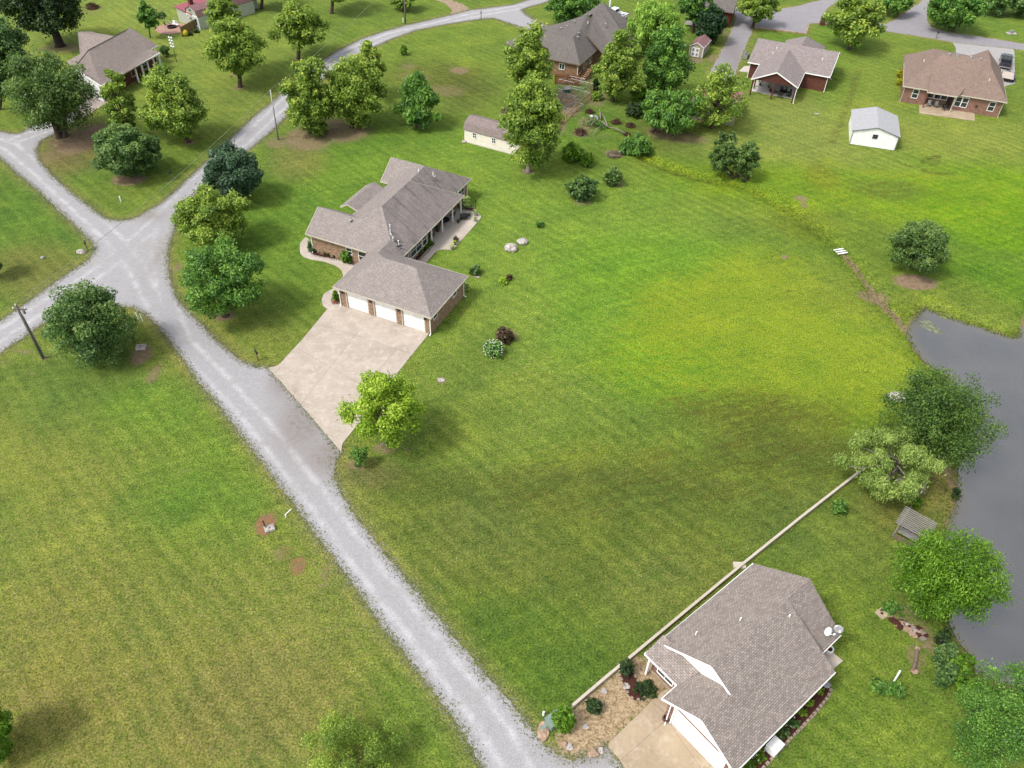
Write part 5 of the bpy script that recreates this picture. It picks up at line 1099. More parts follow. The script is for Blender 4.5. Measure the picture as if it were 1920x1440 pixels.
# reeds and weeds along the ditch and pond: too many to count
g = np.random.default_rng(21); pA = []
def along(poly, n, sp, z=0):
    P_ = np.array(poly); L = np.r_[0, np.cumsum(np.linalg.norm(np.diff(P_, axis=0), axis=1))]; s = g.uniform(0, L[-1], n)
    return np.stack([np.interp(s, L, P_[:, 0]), np.interp(s, L, P_[:, 1])], 1)+g.normal(0, sp, (n, 2))
W = along(DITCH, 2600, 1.0); sh = along([tuple(p) for p in POND[:10]], 900, .5); sh2 = along([tuple(p) for p in POND[-26:]], 2600, .5)
W = np.concatenate([W, sh, sh2]); dpw = sdist(W, POND); ddw = seg_dist(W, DITCH, False); W = W[(dpw > -.4)]; ddw = seg_dist(W, DITCH, False); dpw = sdist(W, POND)
z = np.where(ddw < 2.2, -.32*smooth((2.2-ddw)/2.0), 0); z = np.minimum(z, np.where(dpw < 2.5, -.62*smooth((2.5-dpw)/2.5), 0))
n = len(W); hgt = g.uniform(.06, .22, n); C = np.stack([W[:, 0], W[:, 1], z+hgt*.5], 1)
a = g.uniform(0, 6.28, n); A_ = np.stack([np.cos(a)*.25, np.sin(a)*.25, np.ones(n)], 1)*hgt[:, None]*.5; B_ = np.stack([-np.sin(a), np.cos(a), np.zeros(n)], 1)*g.uniform(.05, .14, (n, 1))
f = g.uniform(0, 1, (n, 1)); cols = np.array(S(110,146,48))*(1-f)+np.array(S(160,178,60))*f
tag(quads_mesh('weeds', C, A_, B_, cols, None), 'lush weeds growing along the ditch and pond bank', kind='stuff')
RP = [tuple(p) for p in ROAD]+[tuple(ROAD[0])]
E_ = along(RP, 34000, .26); E_ = E_[(E_[:, 1] > 18)]; ne = len(E_); s_ = g.uniform(.02, .06, (ne, 1)); a = g.uniform(0, 6.28, ne)
tag(quads_mesh('loose_gravel', np.column_stack([E_, np.full(ne, .028)]), np.stack([np.cos(a), np.sin(a), np.zeros(ne)], 1)*s_, np.stack([-np.sin(a), np.cos(a), np.full(ne, .2)], 1)*s_, np.array(S(206,204,206))*g.uniform(.6, 1.2, (ne, 1)), None), 'loose stones scattered along the gravel road edges', kind='stuff')
E_ = along(RP, 26000, .30); ne = len(E_); s_ = g.uniform(.04, .11, (ne, 1)); a = g.uniform(0, 6.28, ne); f = g.uniform(0, 1, (ne, 1))
tag(quads_mesh('verge_grass', np.column_stack([E_, np.full(ne, .04)]), np.stack([np.cos(a), np.sin(a), np.full(ne, .4)], 1)*s_, np.stack([-np.sin(a), np.cos(a), np.zeros(ne)], 1)*s_*.5, np.array(S(104,140,58))*(1-f)+np.array(S(168,164,98))*f, None), 'grass creeping over the gravel road edges', kind='stuff')
# taller tufts scattered in the mown lawn give the turf its nap
n = 60000; X = g.uniform(-40, 75, n); Y = g.uniform(22, 120, n); Q = np.stack([X, Y], 1)
def cell(P_, lo=-125, hi=210, st=.5):
    ix = np.clip(((P_[:, 0]-gx0)/.5).round().astype(int)+offx, 0, nx-1); iy = np.clip(((P_[:, 1]-gy0)/.5).round().astype(int)+offy, 0, ny-1); return iy*nx+ix
offx = int(np.argmin(np.abs(gx+122))); gx0 = -122.0; offy = int(np.argmin(np.abs(gy-12))); gy0 = 12.0
ci = cell(Q); bad = (dr[ci] < .6) | (dp[ci] < .5) | (dirt[ci] > .4)
for poly in (DRIVE, WALK, PATIO, H2DRIVE, H2WALK, H2SLAB, BEDPATCH): bad |= sdist(Q, poly) < .3
for o_, bx_ in ((H1, (-9.3, 13.2, -.6, 30)), (H2, (-1.8, 13.5, -10.5, .6))):
    c_, s_ = math.cos(o_.rotation_euler.z), math.sin(o_.rotation_euler.z); dx, dy = X-o_.location.x, Y-o_.location.y
    u, v = dx*c_+dy*s_, -dx*s_+dy*c_; bad |= (u > bx_[0]) & (u < bx_[1]) & (v > bx_[2]) & (v < bx_[3])
Q = Q[~bad]; ci = ci[~bad]; n = len(Q); hgt = g.uniform(.04, .10, n); z = gz[ci]
C = np.stack([Q[:, 0], Q[:, 1], z+hgt*.6], 1); a = g.uniform(0, 6.28, n)
A_ = np.stack([np.cos(a), np.sin(a), g.uniform(.1, .7, n)], 1)*g.uniform(.05, .14, (n, 1)); B_ = np.stack([-np.sin(a), np.cos(a), np.zeros(n)], 1)*g.uniform(.02, .05, (n, 1))
cols = gc[ci]*g.uniform(.7, 1.35, (n, 1))*np.array([1.0, 1.0, .95])
nf = 700; F_ = np.concatenate([g.normal([at(1010,350)[0], at(1010,350)[1]], [7, 8], (350, 2)), g.normal([at(900,1130)[0], at(900,1130)[1]], [14, 10], (200, 2)), g.normal([at(1300,560)[0], at(1300,560)[1]], [14, 12], (150, 2))]); fb_ = (dr[cell(F_)] > .4) & (dirt[cell(F_)] < .4); F_ = F_[fb_]; nf = len(F_)
tag(quads_mesh('clover_flowers', np.column_stack([F_, np.full(nf, .06)]), np.tile([.035, 0, .01], (nf, 1)), np.tile([0, .035, 0], (nf, 1)), np.full((nf, 3), .6), None), 'tiny white clover flowers dotted over the lawn', kind='stuff')
tag(quads_mesh('grass_tufts', C, A_, B_, cols, None), 'slightly longer tufts of grass across the mown lawns', kind='stuff')
# ================= SMALL THINGS
def pole(name, base, top, r0, r1, m, label, cat, cross=True, trans=False, hmax=None):
    b0 = Vector(at(*base)); best = min((abs(proj([(b0.x, b0.y, z)])[1][0]-top[1]), z) for z in np.arange(1, 14, .1))[1]; h = best
    t = empty(name, b0, 0, label, cat); tp = Vector(at(*top, h))-b0; tp = Vector((max(-.3, min(.3, tp.x)), 0, h))
    MB().tube([(0, 0, -.2), tp], [r0, r1], 8).build('post', M[m], t, smooth=True)
    return t, b0, tp
t, b0, tp1 = pole('utility_pole', (82,672), (30,572), .17, .12, 'pole', 'leaning wooden utility pole with a grey transformer bracket by the crossroads', 'utility pole')
UP1 = b0+tp1
MB().bar((tp1.x-.5,0,tp1.z-.5),(tp1.x+.9,0,tp1.z-.45),.1,.1).build('cross_arm', M['pole'], t)
MB().lathe([(.05,0),(.07,.1),(.04,.22)],(tp1.x-.4,0,tp1.z-.45),8).lathe([(.05,0),(.07,.1),(.04,.22)],(tp1.x+.8,0,tp1.z-.4),8).lathe([(.05,0),(.07,.1),(.04,.2)],(tp1.x,0,tp1.z),8).build('insulator', M['white'], t)
MB().lathe([(.0,0),(.14,.02),(.14,.45),(.08,.5)],(tp1.x+.42,.1,tp1.z-1.1),10).build('transformer_can', M['galv'], t)
MB().tube([(.19,.02,.1),(.17+tp1.x,.02,tp1.z-1.2)],.05,6).build('conduit', M['galv'], t)
t, b0, tp2 = pole('steel_pole', (522,262), (507,172), .12, .08, 'galv', 'thin grey pole beside the road in front of the leafy roadside tree', 'pole')
UP2 = b0+tp2
MB().lathe([(.06,0),(.09,.1),(.05,.25)],(tp2.x,0,tp2.z),8).build('insulator', M['white'], t)
t, b0, tp3 = pole('utility_pole', (760,45), (758,-12), .17, .13, 'pole', 'brown wooden pole at the top of the curving road', 'utility pole')
UP3 = b0+Vector((0,0,9.5)); MB().tube([tp3, (0,0,9.6)], [.13,.11], 8).build('post_top', M['pole'], t)
t, b0, tp4 = pole('white_mast', (1142.5,21), (1142,-12), .16, .13, 'galv', 'pale grey mast with a white sleeve behind the white pickup', 'mast')
MB().tube([(0,0,.8),(0,0,3.4)], .22, 8).build('sleeve', M['white'], t)
t, b0, _ = pole('birdhouse_pole', (331,116), (322,72), .05, .04, 'poledark', 'birdhouse pole with stacked white gourds on the left lawn', 'birdhouse pole')
for z in (2.6,3.1,3.6,4.1): MB().blob((.18,0,z),.2,(1,1,1.1),.05,int(z*10),1).blob((-.18,0,z+.1),.2,(1,1,1.1),.05,int(z*11),1).build('gourd', M['white'], t, smooth=True)
MB().box(-.25,.25,-.05,.05,4.4,4.5).build('crossbar', M['poledark'], t)
def cable(a, b, sag, label, n=24):
    bb = MB(); pp = [a.lerp(b, i/n)-Vector((0, 0, sag*4*(i/n)*(1-i/n))) for i in range(n+1)]
    return tag(bb.tube(pp, .022, 4).build('power_line', M['cable'], None), label, 'cable', 'overhead power lines')
M['cable'] = paint('aluminium_cable', S(170,172,150), .5, .4)
U0 = Vector((-62, 52, 9.5)); cable(UP1, U0, .4, 'cable running off to the left from the leaning wooden pole')
cable(UP1+Vector((0,0,.2)), UP2+Vector((0,0,.25)), .9, 'long cable from the leaning wooden pole to the thin grey pole')
cable(UP2+Vector((0,0,.25)), UP3, .8, 'cable from the thin grey pole to the brown pole at the top'); 
def mailbox(base, label, h=1.1, brickm=False, rz=0):
    b0 = at(*base); t = empty('mailbox', b0, rz, label, 'mailbox', None)
    if brickm:
        MB().box(-.45,.45,-.4,.4,0,1.6).build('brick_pier', M['brick_c'], t, uv=True, bevel=.02); MB().box(-.5,.5,-.45,.45,1.6,1.68).build('cap', M['stonetan'], t); MB().box(-.12,.12,-.46,-.4,1.0,1.25).build('letterbox_door', M['black'], t)
    else:
        MB().box(-.06,.06,-.06,.06,0,h).build('post', M['wood'], t); MB().box(-.1,.1,-.28,.28,h,h+.16).tube([(0,-.28,h+.14),(0,.28,h+.14)],.1,10).build('box', M['black'], t); MB().box(.1,.12,.05,.1,h+.1,h+.36).build('flag', M['redleaf'], t)
    return t
mailbox((324,338), 'black mailbox on a post at the roadside opposite the blue-green tree'); mailbox((902,35), 'dark mailbox on a wooden post near the gravel turn-off at the top')
mailbox((484,676), 'dark mailbox at the left corner of the concrete driveway', rz=.6); mailbox((165,470), 'black mailbox beside the pale boulder at the crossroads', rz=.5)
mailbox((1755,72), 'slim mailbox on the kerb of the upper street', rz=.1); mailbox((1541,47), 'red brick mailbox pier by the parking pad', brickm=True)
def boulder(c, r, label, m='stone', sq=(1.2,1,.7), seed=1, group=None, cat='boulder', amp=.22, z=0):
    p = at(*c); return tag(MB().blob((0,0,r*sq[2]*.6+z), r, sq, amp, seed, 3).build('boulder' if cat=='boulder' else 'rock', M[m], None, smooth=False, loc=p), label, cat, group)
boulder((958,468), .72, 'larger white boulder, lower left of the lawn pair', sq=(1.1,.9,.8), seed=5, group='white boulders on the lawn')
boulder((980,456), .58, 'smaller white boulder, upper right of the lawn pair', sq=(1.25,.8,.7), seed=8, group='white boulders on the lawn')
boulder((153,474), .42, 'pale rounded boulder beside the crossroads mailbox', seed=9)
boulder((787,237), .3, 'white stone at the foot of the pyramid-shaped tree', seed=10)
boulder((870,267), .3, 'pale stone at the left corner of the long cream shed', seed=12)
boulder((80,484), .22, 'small dark stone on the grass left of the crossroads', 'galv', seed=13)
boulder((895,520), .2, 'small white stone right of the small dark bush', seed=14, sq=(1.4,.7,.5))
boulder((827,713), .22, 'broken white stones on a bare spot of lawn right of the driveway', seed=15, sq=(1.4,1,.5), amp=.4)
boulder((1531,214), .25, 'white disc-like stone on the lawn behind the porch house', seed=16, sq=(1.4,.9,.35))
boulder((1682,748), .75, 'pale grey boulder peeking out left of the pine', seed=17)
for i,(x,y,r,s,lb) in enumerate(((1018,1372,.42,(1,1.6,.4),'long tan flagstone beside the utility box at the road'),(1057,1395,.2,(1.2,1,.6),'small tan stone left of its neighbour in the roadside bed'),(1068,1401,.22,(1.2,1,.6),'small cream stone right of its neighbour in the roadside bed'),(1112,1413,.34,(1.3,.9,.5),'pinkish stone at the edge of the gravel by the driveway'),(1126,1408,.2,(1,1,.6),'white stone nearest the driveway corner'),(1098,1363,.2,(1.3,1,.4),'flat pale stone on the straw patch'),(1132,1297,.22,(1.3,1,.5),'flat pale stone left of the curved bed edging'),(1174,1287,.24,(1,1,.4),'white round stone inside the curved bed'))):
    boulder((x,y), r, lb, 'stonetan' if i in (0,1,3) else 'stone', s, 30+i, 'stones in the roadside bed', 'stone')
# tree stump and willow root plate
p = at(1712,918); tag(MB().blob((0,0,.5), .75, (1,1.1,.9), .3, 4, 3).tube([(0,0,.3),(-.3,.4,1.4)],[.5,.35],9).build('stump', M['barkgrey'], None, loc=p), 'knobbly grey stump under the pale willow', 'stump')
# ---- long low retaining wall
WL = [at(*q)[:2] for q in ((1646,861),(1600,896),(1500,974),(1392,1061),(1300,1137),(1210,1212),(1140,1270),(1073,1327))]
t = empty('retaining_wall', (WL[3][0], WL[3][1], 0), 0, 'long low cream concrete wall running from the willow to the road', 'wall')
o_ = np.array(WL[3]); b = MB(); c2 = MB()
for (xa, ya), (xb, yb) in zip(WL[:-1], WL[1:]):
    b.bar((xa-o_[0], ya-o_[1], .17), (xb-o_[0], yb-o_[1], .17), .16, .40); c2.bar((xa-o_[0], ya-o_[1], .405), (xb-o_[0], yb-o_[1], .405), .21, .05)
b.build('footing', M['concd'], t); c2.build('coping', M['concd'], t)
p = at(1386,1062); tag(MB().box(-.5,.5,-.25,.3,0,.22).build('concrete_block', M['concd'], None, loc=p), 'rough cream concrete lump on the lawn side of the long wall', 'concrete block')
# ---- beds with edging
def bed(name, poly_px, label, edge=True, size=.22, es='edging', z=.05, closed=True, skip=()):
    P_ = gpoly(poly_px); c = np.mean(P_, 0); t = empty(name, (c[0], c[1], 0), 0, label, 'flower bed')
    L = [(x-c[0], y-c[1]) for x, y in P_]; sheet('mulch', L, z, M['mulch'], None, parent=t, thick=.05)
    if edge:
        b = MB(); n = len(L); g_ = np.random.default_rng(len(poly_px))
        for i in range(n if closed else n-1):
            if i in skip: continue
            a_, b_ = np.array(L[i]), np.array(L[(i+1) % n]); d_ = b_-a_; ln = np.linalg.norm(d_); m = max(1, int(ln/(size*1.15))); u = d_/ln; w_ = np.array([-u[1], u[0]])
            for j in range(m):
                q = a_+d_*(j+.5)/m; hw = size*g_.uniform(.4, .52); th_ = size*.38*g_.uniform(.8, 1.15); hh = .13+g_.uniform(0, .05)
                k0 = [q-u*hw-w_*th_, q+u*hw-w_*th_, q+u*hw+w_*th_, q-u*hw+w_*th_]
                b.add([(*k_, 0) for k_ in k0]+[(*(q+(k_-q)*.85), hh) for k_ in k0], [(0,3,2,1),(4,5,6,7),(0,1,5,4),(1,2,6,5),(2,3,7,6),(3,0,4,7)])
        b.build('edging', M[es], t)
    return t
bed('flower_bed', "1163,1255 1160,1262 1167,1278 1172,1292 1180,1305 1190,1313 1203,1313 1212,1304 1200,1290 1194,1275 1188,1262 1178,1250", 'curved mulch bed with a cream stone border against the long wall', size=.26)
bed('flower_bed', "1405,1446 1420,1452 1450,1420 1480,1388 1505,1362 1530,1335 1552,1308 1559,1290 1550,1278 1540,1285", 'long maroon mulch bed with tan block edging below the roof eave', size=.32, skip=(9,))
bed('flower_bed', "770,480 776,487 786,488 800,476 812,462 812,452 805,448", 'leafy planting bed under the side windows with brick edging', size=.2)
bed('flower_bed', "578,452 577,464 581,475 590,481 610,485 640,490 652,497 668,498 668,488 640,478 600,465 586,462", 'narrow bed of pale stones along the front brick wall', size=.25, es='stone')
bed('flower_bed', "621,562 624,571 634,571 638,566 634,560 628,557", 'tiny round bed of red flowers at the garage left corner', size=.15)
p = at(629,568); leafball('red_flowers', None, [(0,0,.2)], [.35], 60, .14, ((120,50,30),(180,70,50),(90,130,50)), 3).location = p
tag(bpy.data.objects['red_flowers'], 'low red flowers in the tiny bed at the garage corner', 'flowers')
bed('flower_bed', "866,390 871,394 884,397 890,392 880,388", 'small dark bed under the variegated bush', size=.2)
# stone heap, stepping stone, log edging
g = np.random.default_rng(5); A_ = gpoly("1664,1152 1680,1160 1700,1168 1720,1178 1734,1190 1730,1198 1712,1192 1696,1182 1680,1170 1666,1160"); cc_ = np.mean(A_, 0)
cnt = 0
while cnt < 46:
    q = np.array([g.uniform(*[f_(x for x, _ in A_) for f_ in (min, max)]), g.uniform(*[f_(y for _, y in A_) for f_ in (min, max)])])
    if not inside(q[None], A_)[0]: continue
    cnt += 1; r = g.uniform(.12, .34); mm = ('stonetan','stone','mulch','barkgrey','stonetan')[g.integers(5)]
    tag(MB().blob((0,0,r*.3), r, (1.2, .9, .5), .3, cnt+60, 1).build('rock', M[mm], None, loc=(*q, 0)), {'stonetan':'tan','stone':'whitish','mulch':'dark reddish','barkgrey':'grey'}[mm]+' loose rock in the heap by the square stepping stone', 'rock', 'rocks heaped near the pond')
t = empty('stepping_stone', at(1653,1151), .6, 'square tan paver with a dark centre at the head of the rock heap', 'paver'); MB().box(-.4,.4,-.4,.4,0,.09).build('slab', M['conc3'], t, bevel=.02); MB().lathe([(.12,.09),(.1,.1)],n=8).build('centre_mark', M['mulch'], t)
for i,(a_, b_, lb) in enumerate((((1720,1218),(1717,1242),'upper weathered log edging the grass by the pond'),((1716,1244),(1711,1258),'lower weathered log edging the grass by the pond'))):
    p = Vector(at(*a_, .12)); q = Vector(at(*b_, .12)); tag(MB().tube([Vector((0,0,0)), q-p], [.16,.12], 8).build('log', M['wood'], None, loc=p), lb, 'log')
boulder((1719,1217), .22, 'tan rock at the top of the log edging', 'stonetan', seed=71, cat='stone'); boulder((1714,1260), .2, 'tan rock at the bottom of the log edging', 'stonetan', seed=72, cat='stone')
p = at(1676,1278); tag(MB().tube([(0,0,0),(.18,.3,1.1)], .07, 8).build('white_stake', M['plasticwhite'], None, loc=p), 'white plastic pipe stake leaning out of the leafy mound', 'pipe')
p = at(1027,1345); t = empty('utility_marker', at(1019,1341), 0, 'short white capped post on the lawn beside the utility box', 'marker post'); MB().lathe([(.09,0),(.09,.5),(.05,.58)],n=10).build('post', M['plasticwhite'], t)
t = empty('utility_box', at(1038,1356), R(38), 'pale green metal utility box beside the vivid bush', 'utility box'); MB().box(-.55,.5,-.4,.4,0,.75).build('cabinet', M['greenbox'], t, bevel=.03); MB().box(-.58,.53,-.43,.43,.75,.80).build('lid', M['greenbox'], t)
t = empty('utility_box', at(1022,1364), R(40), 'smaller low green box beside the long tan flagstone', 'utility box'); MB().box(-.4,.4,-.14,.14,0,.3).build('cabinet', M['greenbox'], t, bevel=.02)
# septic lids with stakes
def pad(base, rz, label, post_h, sz=.55):
    t = empty('well_cover', at(*base), rz, label, 'concrete lid'); MB().box(-sz,sz,-sz*.75,sz*.75,0,.28).build('lid', M['stone'], t, bevel=.03); MB().box(-.05,.12,-.03,.03,.28,.33).build('handle', M['poledark'], t)
    return t
pad((506,993), R(28), 'white lid box on bare soil left of the main gravel road', 0, .42); pad((265,653), R(10), 'cream lid box on bare soil right of the dense round tree', 0, .5)
for c_, tp_, lb in (((499,992),(494,974),'dark rusty stake beside the white lid box'),((253,643),(249,633),'dark rusty stake beside the cream lid box')):
    p = at(*c_); tag(MB().tube([(0,0,0),(-.1,.05,1.1)], .055, 6).build('metal_stake', M['brush'], None, loc=p), lb, 'stake')
for x,y,lb in ((260,600,'left short pale stake by the crossroads verge'),(268,602,'right short pale stake by the crossroads verge')): tag(MB().tube([(0,0,0),(-.1,.1,.9)], .05, 6).build('marker_stake', M['plasticwhite'], None, loc=at(x,y)), lb, 'stake')
for x,y,lb in ((227,378,'white marker post on the grass wedge in the road fork'),(525,165,'white marker post at the left verge of the curving road'),(756,42,'white marker post left of the brown pole')): tag(MB().tube([(0,0,0),(0,0,.8)], .08, 6).build('marker_post', M['plasticwhite'], None, loc=at(x,y)), lb, 'marker post')
tag(MB().tube([(0,0,0),(.55,.35,.45)], .035, 6).tube([(.1,0,0),(.12,-.3,.05)], .03, 6).build('pipe_stub', M['plasticwhite'], None, loc=at(534,966)), 'thin white pipe lying at the road verge near the white lid box', 'pipe')
tag(MB().tube([(0,0,.04),(.5,-.3,.05),(1.2,-.5,.04)], [.05,.04,.02], 5).build('stick', M['wood'], None, loc=at(752,838)), 'bare fallen stick right of the lime-green tree', 'stick')
# plank bridge
for i,(x,y) in enumerate(((1572,468),(1576,471.5),(1580,475))):
    p = at(x,y,-.05); tag(MB().box(-.7,.7,-.1,.1,0,.06).build('plank', M['white'], None, loc=p), ('uppermost white plank across the narrow ditch','middle white plank across the narrow ditch','lowest white plank across the narrow ditch')[i], 'plank', 'white planks over the ditch'); bpy.context.scene.collection.objects[-1].rotation_euler = (0, 0, R(18))
# slatted swing frame
t = frame_obj('arbor_swing', (1673,1006), (1694,1018), 0, 'silver-grey slatted wooden arbor swing by the pond', 'arbor swing')
for x in (0,2.0):
    for y_ in (.1,1.5): MB().box(x-.05,x+.05,y_-.05,y_+.05,0,2.0).build('post', M['woodgrey'], t)
b = MB()
for i in range(11): b.box(-.35,2.4,-.35+i*.22,-.27+i*.22,2.06,2.12)
b.build('roof_slats', M['woodgrey'], t); MB().box(-.05,.03,-.45,2.1,1.98,2.06).box(1.98,2.06,-.45,2.1,1.98,2.06).build('beam', M['woodgrey'], t)
b = MB()
for i in range(6): b.box(.15,1.85,.3+i*.12,.39+i*.12,.5,.54)
b.build('seat', M['woodgrey'], t); b = MB()
for i in range(9): b.box(.2+i*.19,.28+i*.19,1.0,1.04,.55,1.15)
b.build('backrest', M['woodgrey'], t); MB().box(.1,1.9,-.2,-.12,.1,.45).box(.1,1.9,-.2,-.12,.55,.62).build('front_rail', M['wood'], t)
# white tank and details by H2
t = empty('storage_chest', at(1450,1404), R(42), 'white plastic box in the mulch bed beside the lower house', 'storage box'); MB().box(-.55,.45,-.4,.4,0,.7).build('tub', M['plasticwhite'], t, bevel=.05); MB().box(-.58,.48,-.43,.43,.70,.78).build('lid', M['plasticwhite'], t, bevel=.03); MB().box(-.4,.3,-.445,-.435,.2,.5).build('front_panel', M['galv'], t)
t = empty('planter_barrel', at(1248,1350,.06), 0, 'brown barrel planter under the downspout at the lower driveway', 'planter'); MB().lathe([(.2,0),(.28,.2),(.25,.45),(.2,.45),(.2,.3)],n=12).build('barrel', M['terra'], t)
MB().lathe([(.14,.32),(.02,.34)],n=10).build('soil', M['mulch'], t)
t = empty('planter_barrel', at(1553,1221,.09), 0, 'white ring-shaped planter on the rear slab of the lower house', 'planter'); MB().lathe([(.28,0),(.33,.25),(.33,.4),(.24,.4),(.22,.3)],n=14).build('tub', M['white'], t); MB().lathe([(.23,.3),(.02,.31)],n=12).build('soil', M['mulch'], t)
t = empty('garden_chair', at(1546,1290,.05), .5, 'small grey wire ornament at the far tip of the mulch bed', 'garden ornament'); MB().tube([(0,0,0),(0,0,.5)],.03,6).lathe([(.25,.5),(.27,.52),(.2,.54)],n=12).build('stand', M['galv'], t)
# ranch patio pots and chairs
pcs = [(848,467,.5,'grey bowl plant nearest the patio bend','varieg'),(853,459,.4,'yellow-green potted plant in the patio edge cluster','lime'),(857,454,.35,'pink flowering pot beside the yellow-green one','wine'),(855,449,.3,'dark pot behind the pink flowering one','deep'),(853,451,.3,'blue-grey pot left of the dark pot','blue'),
  (892,404,.55,'big white-green potted plant at the patio far corner','varieg'),(891,415,.4,'white ring pot below the big white-green plant','varieg'),(880,405,.28,'tiny pot standing alone near the patio far corner','deep'),(859,418,.3,'dark pot in the middle of the patio','dark'),(864,413,.22,'small dark pot just above the middle one','dark'),(821,434,.45,'round pot at the foot of the middle porch column','olive')]
for i,(x,y,s_,lb,pl) in enumerate(pcs): pot_plant(*at(x,y,.062)[:2], .062, s_*.6, s_, PAL[pl], lb, 'pots on the ranch house patio', seed=i, pm=M['galv'] if 'grey' in lb or 'white' in lb else None)
for i,(u,v,lb) in enumerate(((2.9,17.2,'round brown wicker chair at the near end of the covered porch'),(2.6,19.2,'brown wicker chair in the middle of the covered porch'),(2.9,22.8,'dark chair under the far end of the covered porch'))):
    chair(to_world(H1,u,v,.07), H1.rotation_euler.z-R(90), lb, M['brush'], 'chairs on the covered porch')
table(to_world(H1,2.7,20.8,.07), 0, 'dark round table on the covered porch')
t = empty('fire_bowl', (*to_world(H1,4.4,23.3)[:2], .062), 0, 'dark round fire bowl on the far patio corner near the column', 'fire bowl'); MB().lathe([(.2,.0),(.55,.3),(.62,.5),(.5,.42),(.1,.3)],n=14).build('bowl', M['black'], t)
t = empty('bird_feeder', at(892,398), 0, 'thin pole with a hanging dark bird feeder at the patio corner', 'bird feeder'); MB().tube([(0,0,0),(0,0,1.9)],.025,6).build('pole', M['poledark'], t); MB().lathe([(.04,1.45),(.09,1.5),(.09,1.85),(.02,1.95)],(.0,0,0),8).build('feeder', M['black'], t)
t = empty('ac_unit', at(670,504), H1.rotation_euler.z, 'white tap box behind the globe bush', 'utility box'); MB().box(-.2,.2,-.15,.15,0,.5).build('cabinet', M['plasticwhite'], t, bevel=.02)
for x,y,lb in ((1399,106,'grey air conditioner beside the left wall of the porch house'),(1397,110,'second grey air conditioner, nearer the drive')):
    t = empty('air_conditioner', at(x,y), H4.rotation_euler.z, lb, 'air conditioner'); MB().box(-.4,.4,-.4,.4,.05,.85).build('casing', M['galv'], t, bevel=.03); MB().lathe([(.3,.86),(.28,.88)],n=12).build('fan_grille', M['black'], t)
for i,(x,y,h_,lb) in enumerate(((1425,160,.8,'hanging fern nearest the left porch post'),(1441,165,.5,'pale fern in the middle of the gabled porch'),(1444,173,.5,'pink potted flowers at the front edge of the gabled porch'),(1448,175,.4,'green pot beside the pink flowers'),(1474,170,.6,'bushy green plant beside the porch table'),(1481,181,.4,'red flowering pot at the right porch corner'),(1413,166,.3,'dark little pot at the left porch post'))):
    pot_plant(*at(x,y,.08)[:2], .08, h_*.35, h_, PAL['wine' if 'pink' in lb or 'red' in lb else 'mid'], lb, 'pots on the gabled porch', seed=40+i)
for i,(s_,lb) in enumerate((("1762,590 1775,586 1790,591 1786,597 1770,598",'green algae mat near the far bank of the pond'),("1722,604 1738,598 1756,612 1768,622 1760,628 1742,618 1728,614",'pale algae streak in the pond corner by the ditch mouth'))):
    P_ = gpoly(s_, -.6); sheet('algae_mat', ragged(P_, .3, .12, 90+i), -.592, paint('algae', S(140,158,92) if i == 0 else S(150,156,128), .8, var=.3, scale=2), None)['kind'] = 'stuff'
# ---- fences and dog pens
def fence(name, px, label, h=1.2, post='woodtan', gap=2.2, solid=None, rails=(.35,.75,1.1), r=.06, z=0, wire=False, cat='fence'):
    P_ = [Vector(at(*q)) for q in px]; c = P_[0].copy(); t = empty(name, c, 0, label, cat); pr = 0
    rb = MB(); pb = MB()
    for a_, b_ in zip(P_[:-1], P_[1:]):
        a_ = a_-c; b_ = b_-c; L = (b_-a_).length; n = max(1, round(L/gap))
        for j in range(n+(1 if b_+c == P_[-1] else 0)):
            q = a_.lerp(b_, j/n); MB().box(q.x-r, q.x+r, q.y-r, q.y+r, -.1, h+.06).build('post', M[post], t)
        for z_ in rails: rb.bar(a_+Vector((0,0,z_)), b_+Vector((0,0,z_)), .05 if not wire else .03, .1 if not wire else .03)
        if solid:
            m = int(L/.15); d_ = (b_-a_)/m; nn = Vector((-d_.y, d_.x, 0)).normalized()*.045
            for j in range(m):
                q0 = a_+d_*j+nn; q1_ = a_+d_*(j+.93)+nn; pb.add([(q0.x,q0.y,.04),(q1_.x,q1_.y,.04),(q1_.x,q1_.y,h),(q0.x,q0.y,h),(q0.x+nn.x*.5,q0.y+nn.y*.5,.04),(q1_.x+nn.x*.5,q1_.y+nn.y*.5,.04),(q1_.x+nn.x*.5,q1_.y+nn.y*.5,h),(q0.x+nn.x*.5,q0.y+nn.y*.5,h)],[(0,3,2,1),(4,5,6,7),(0,1,5,4),(1,2,6,5),(2,3,7,6),(3,0,4,7)])
    if rb.v: rb.build('rail', M[post if not wire else 'galv'], t)
    if solid: pb.build('boards', M[solid], t)
    return t
fence('board_fence', ((1040,158),(1084,161)), 'orange-stained board fence behind the steep-roofed house', 1.8, 'woodor', 2.4, 'woodor', (.4,1.5))
fence('board_fence', ((342,69),(379,48)), 'tan board fence in front of the barn shed', 1.7, 'woodtan', 2.6, 'woodtan', (.4,1.4))
fence('rail_fence', ((1048,243),(1062,228),(1080,210),(1096,196),(1108,186),(1110,176),(1106,170)), 'tan wood and wire fence running diagonally below the dog pens', 1.25, 'woodtan', 2.4, None, (.15,1.18))
fence('rail_fence', ((1085,161),(1104,163),(1108,172)), 'short brown post fence by the deck steps', 1.2, 'wood', 2.0, None, (.2,1.1))
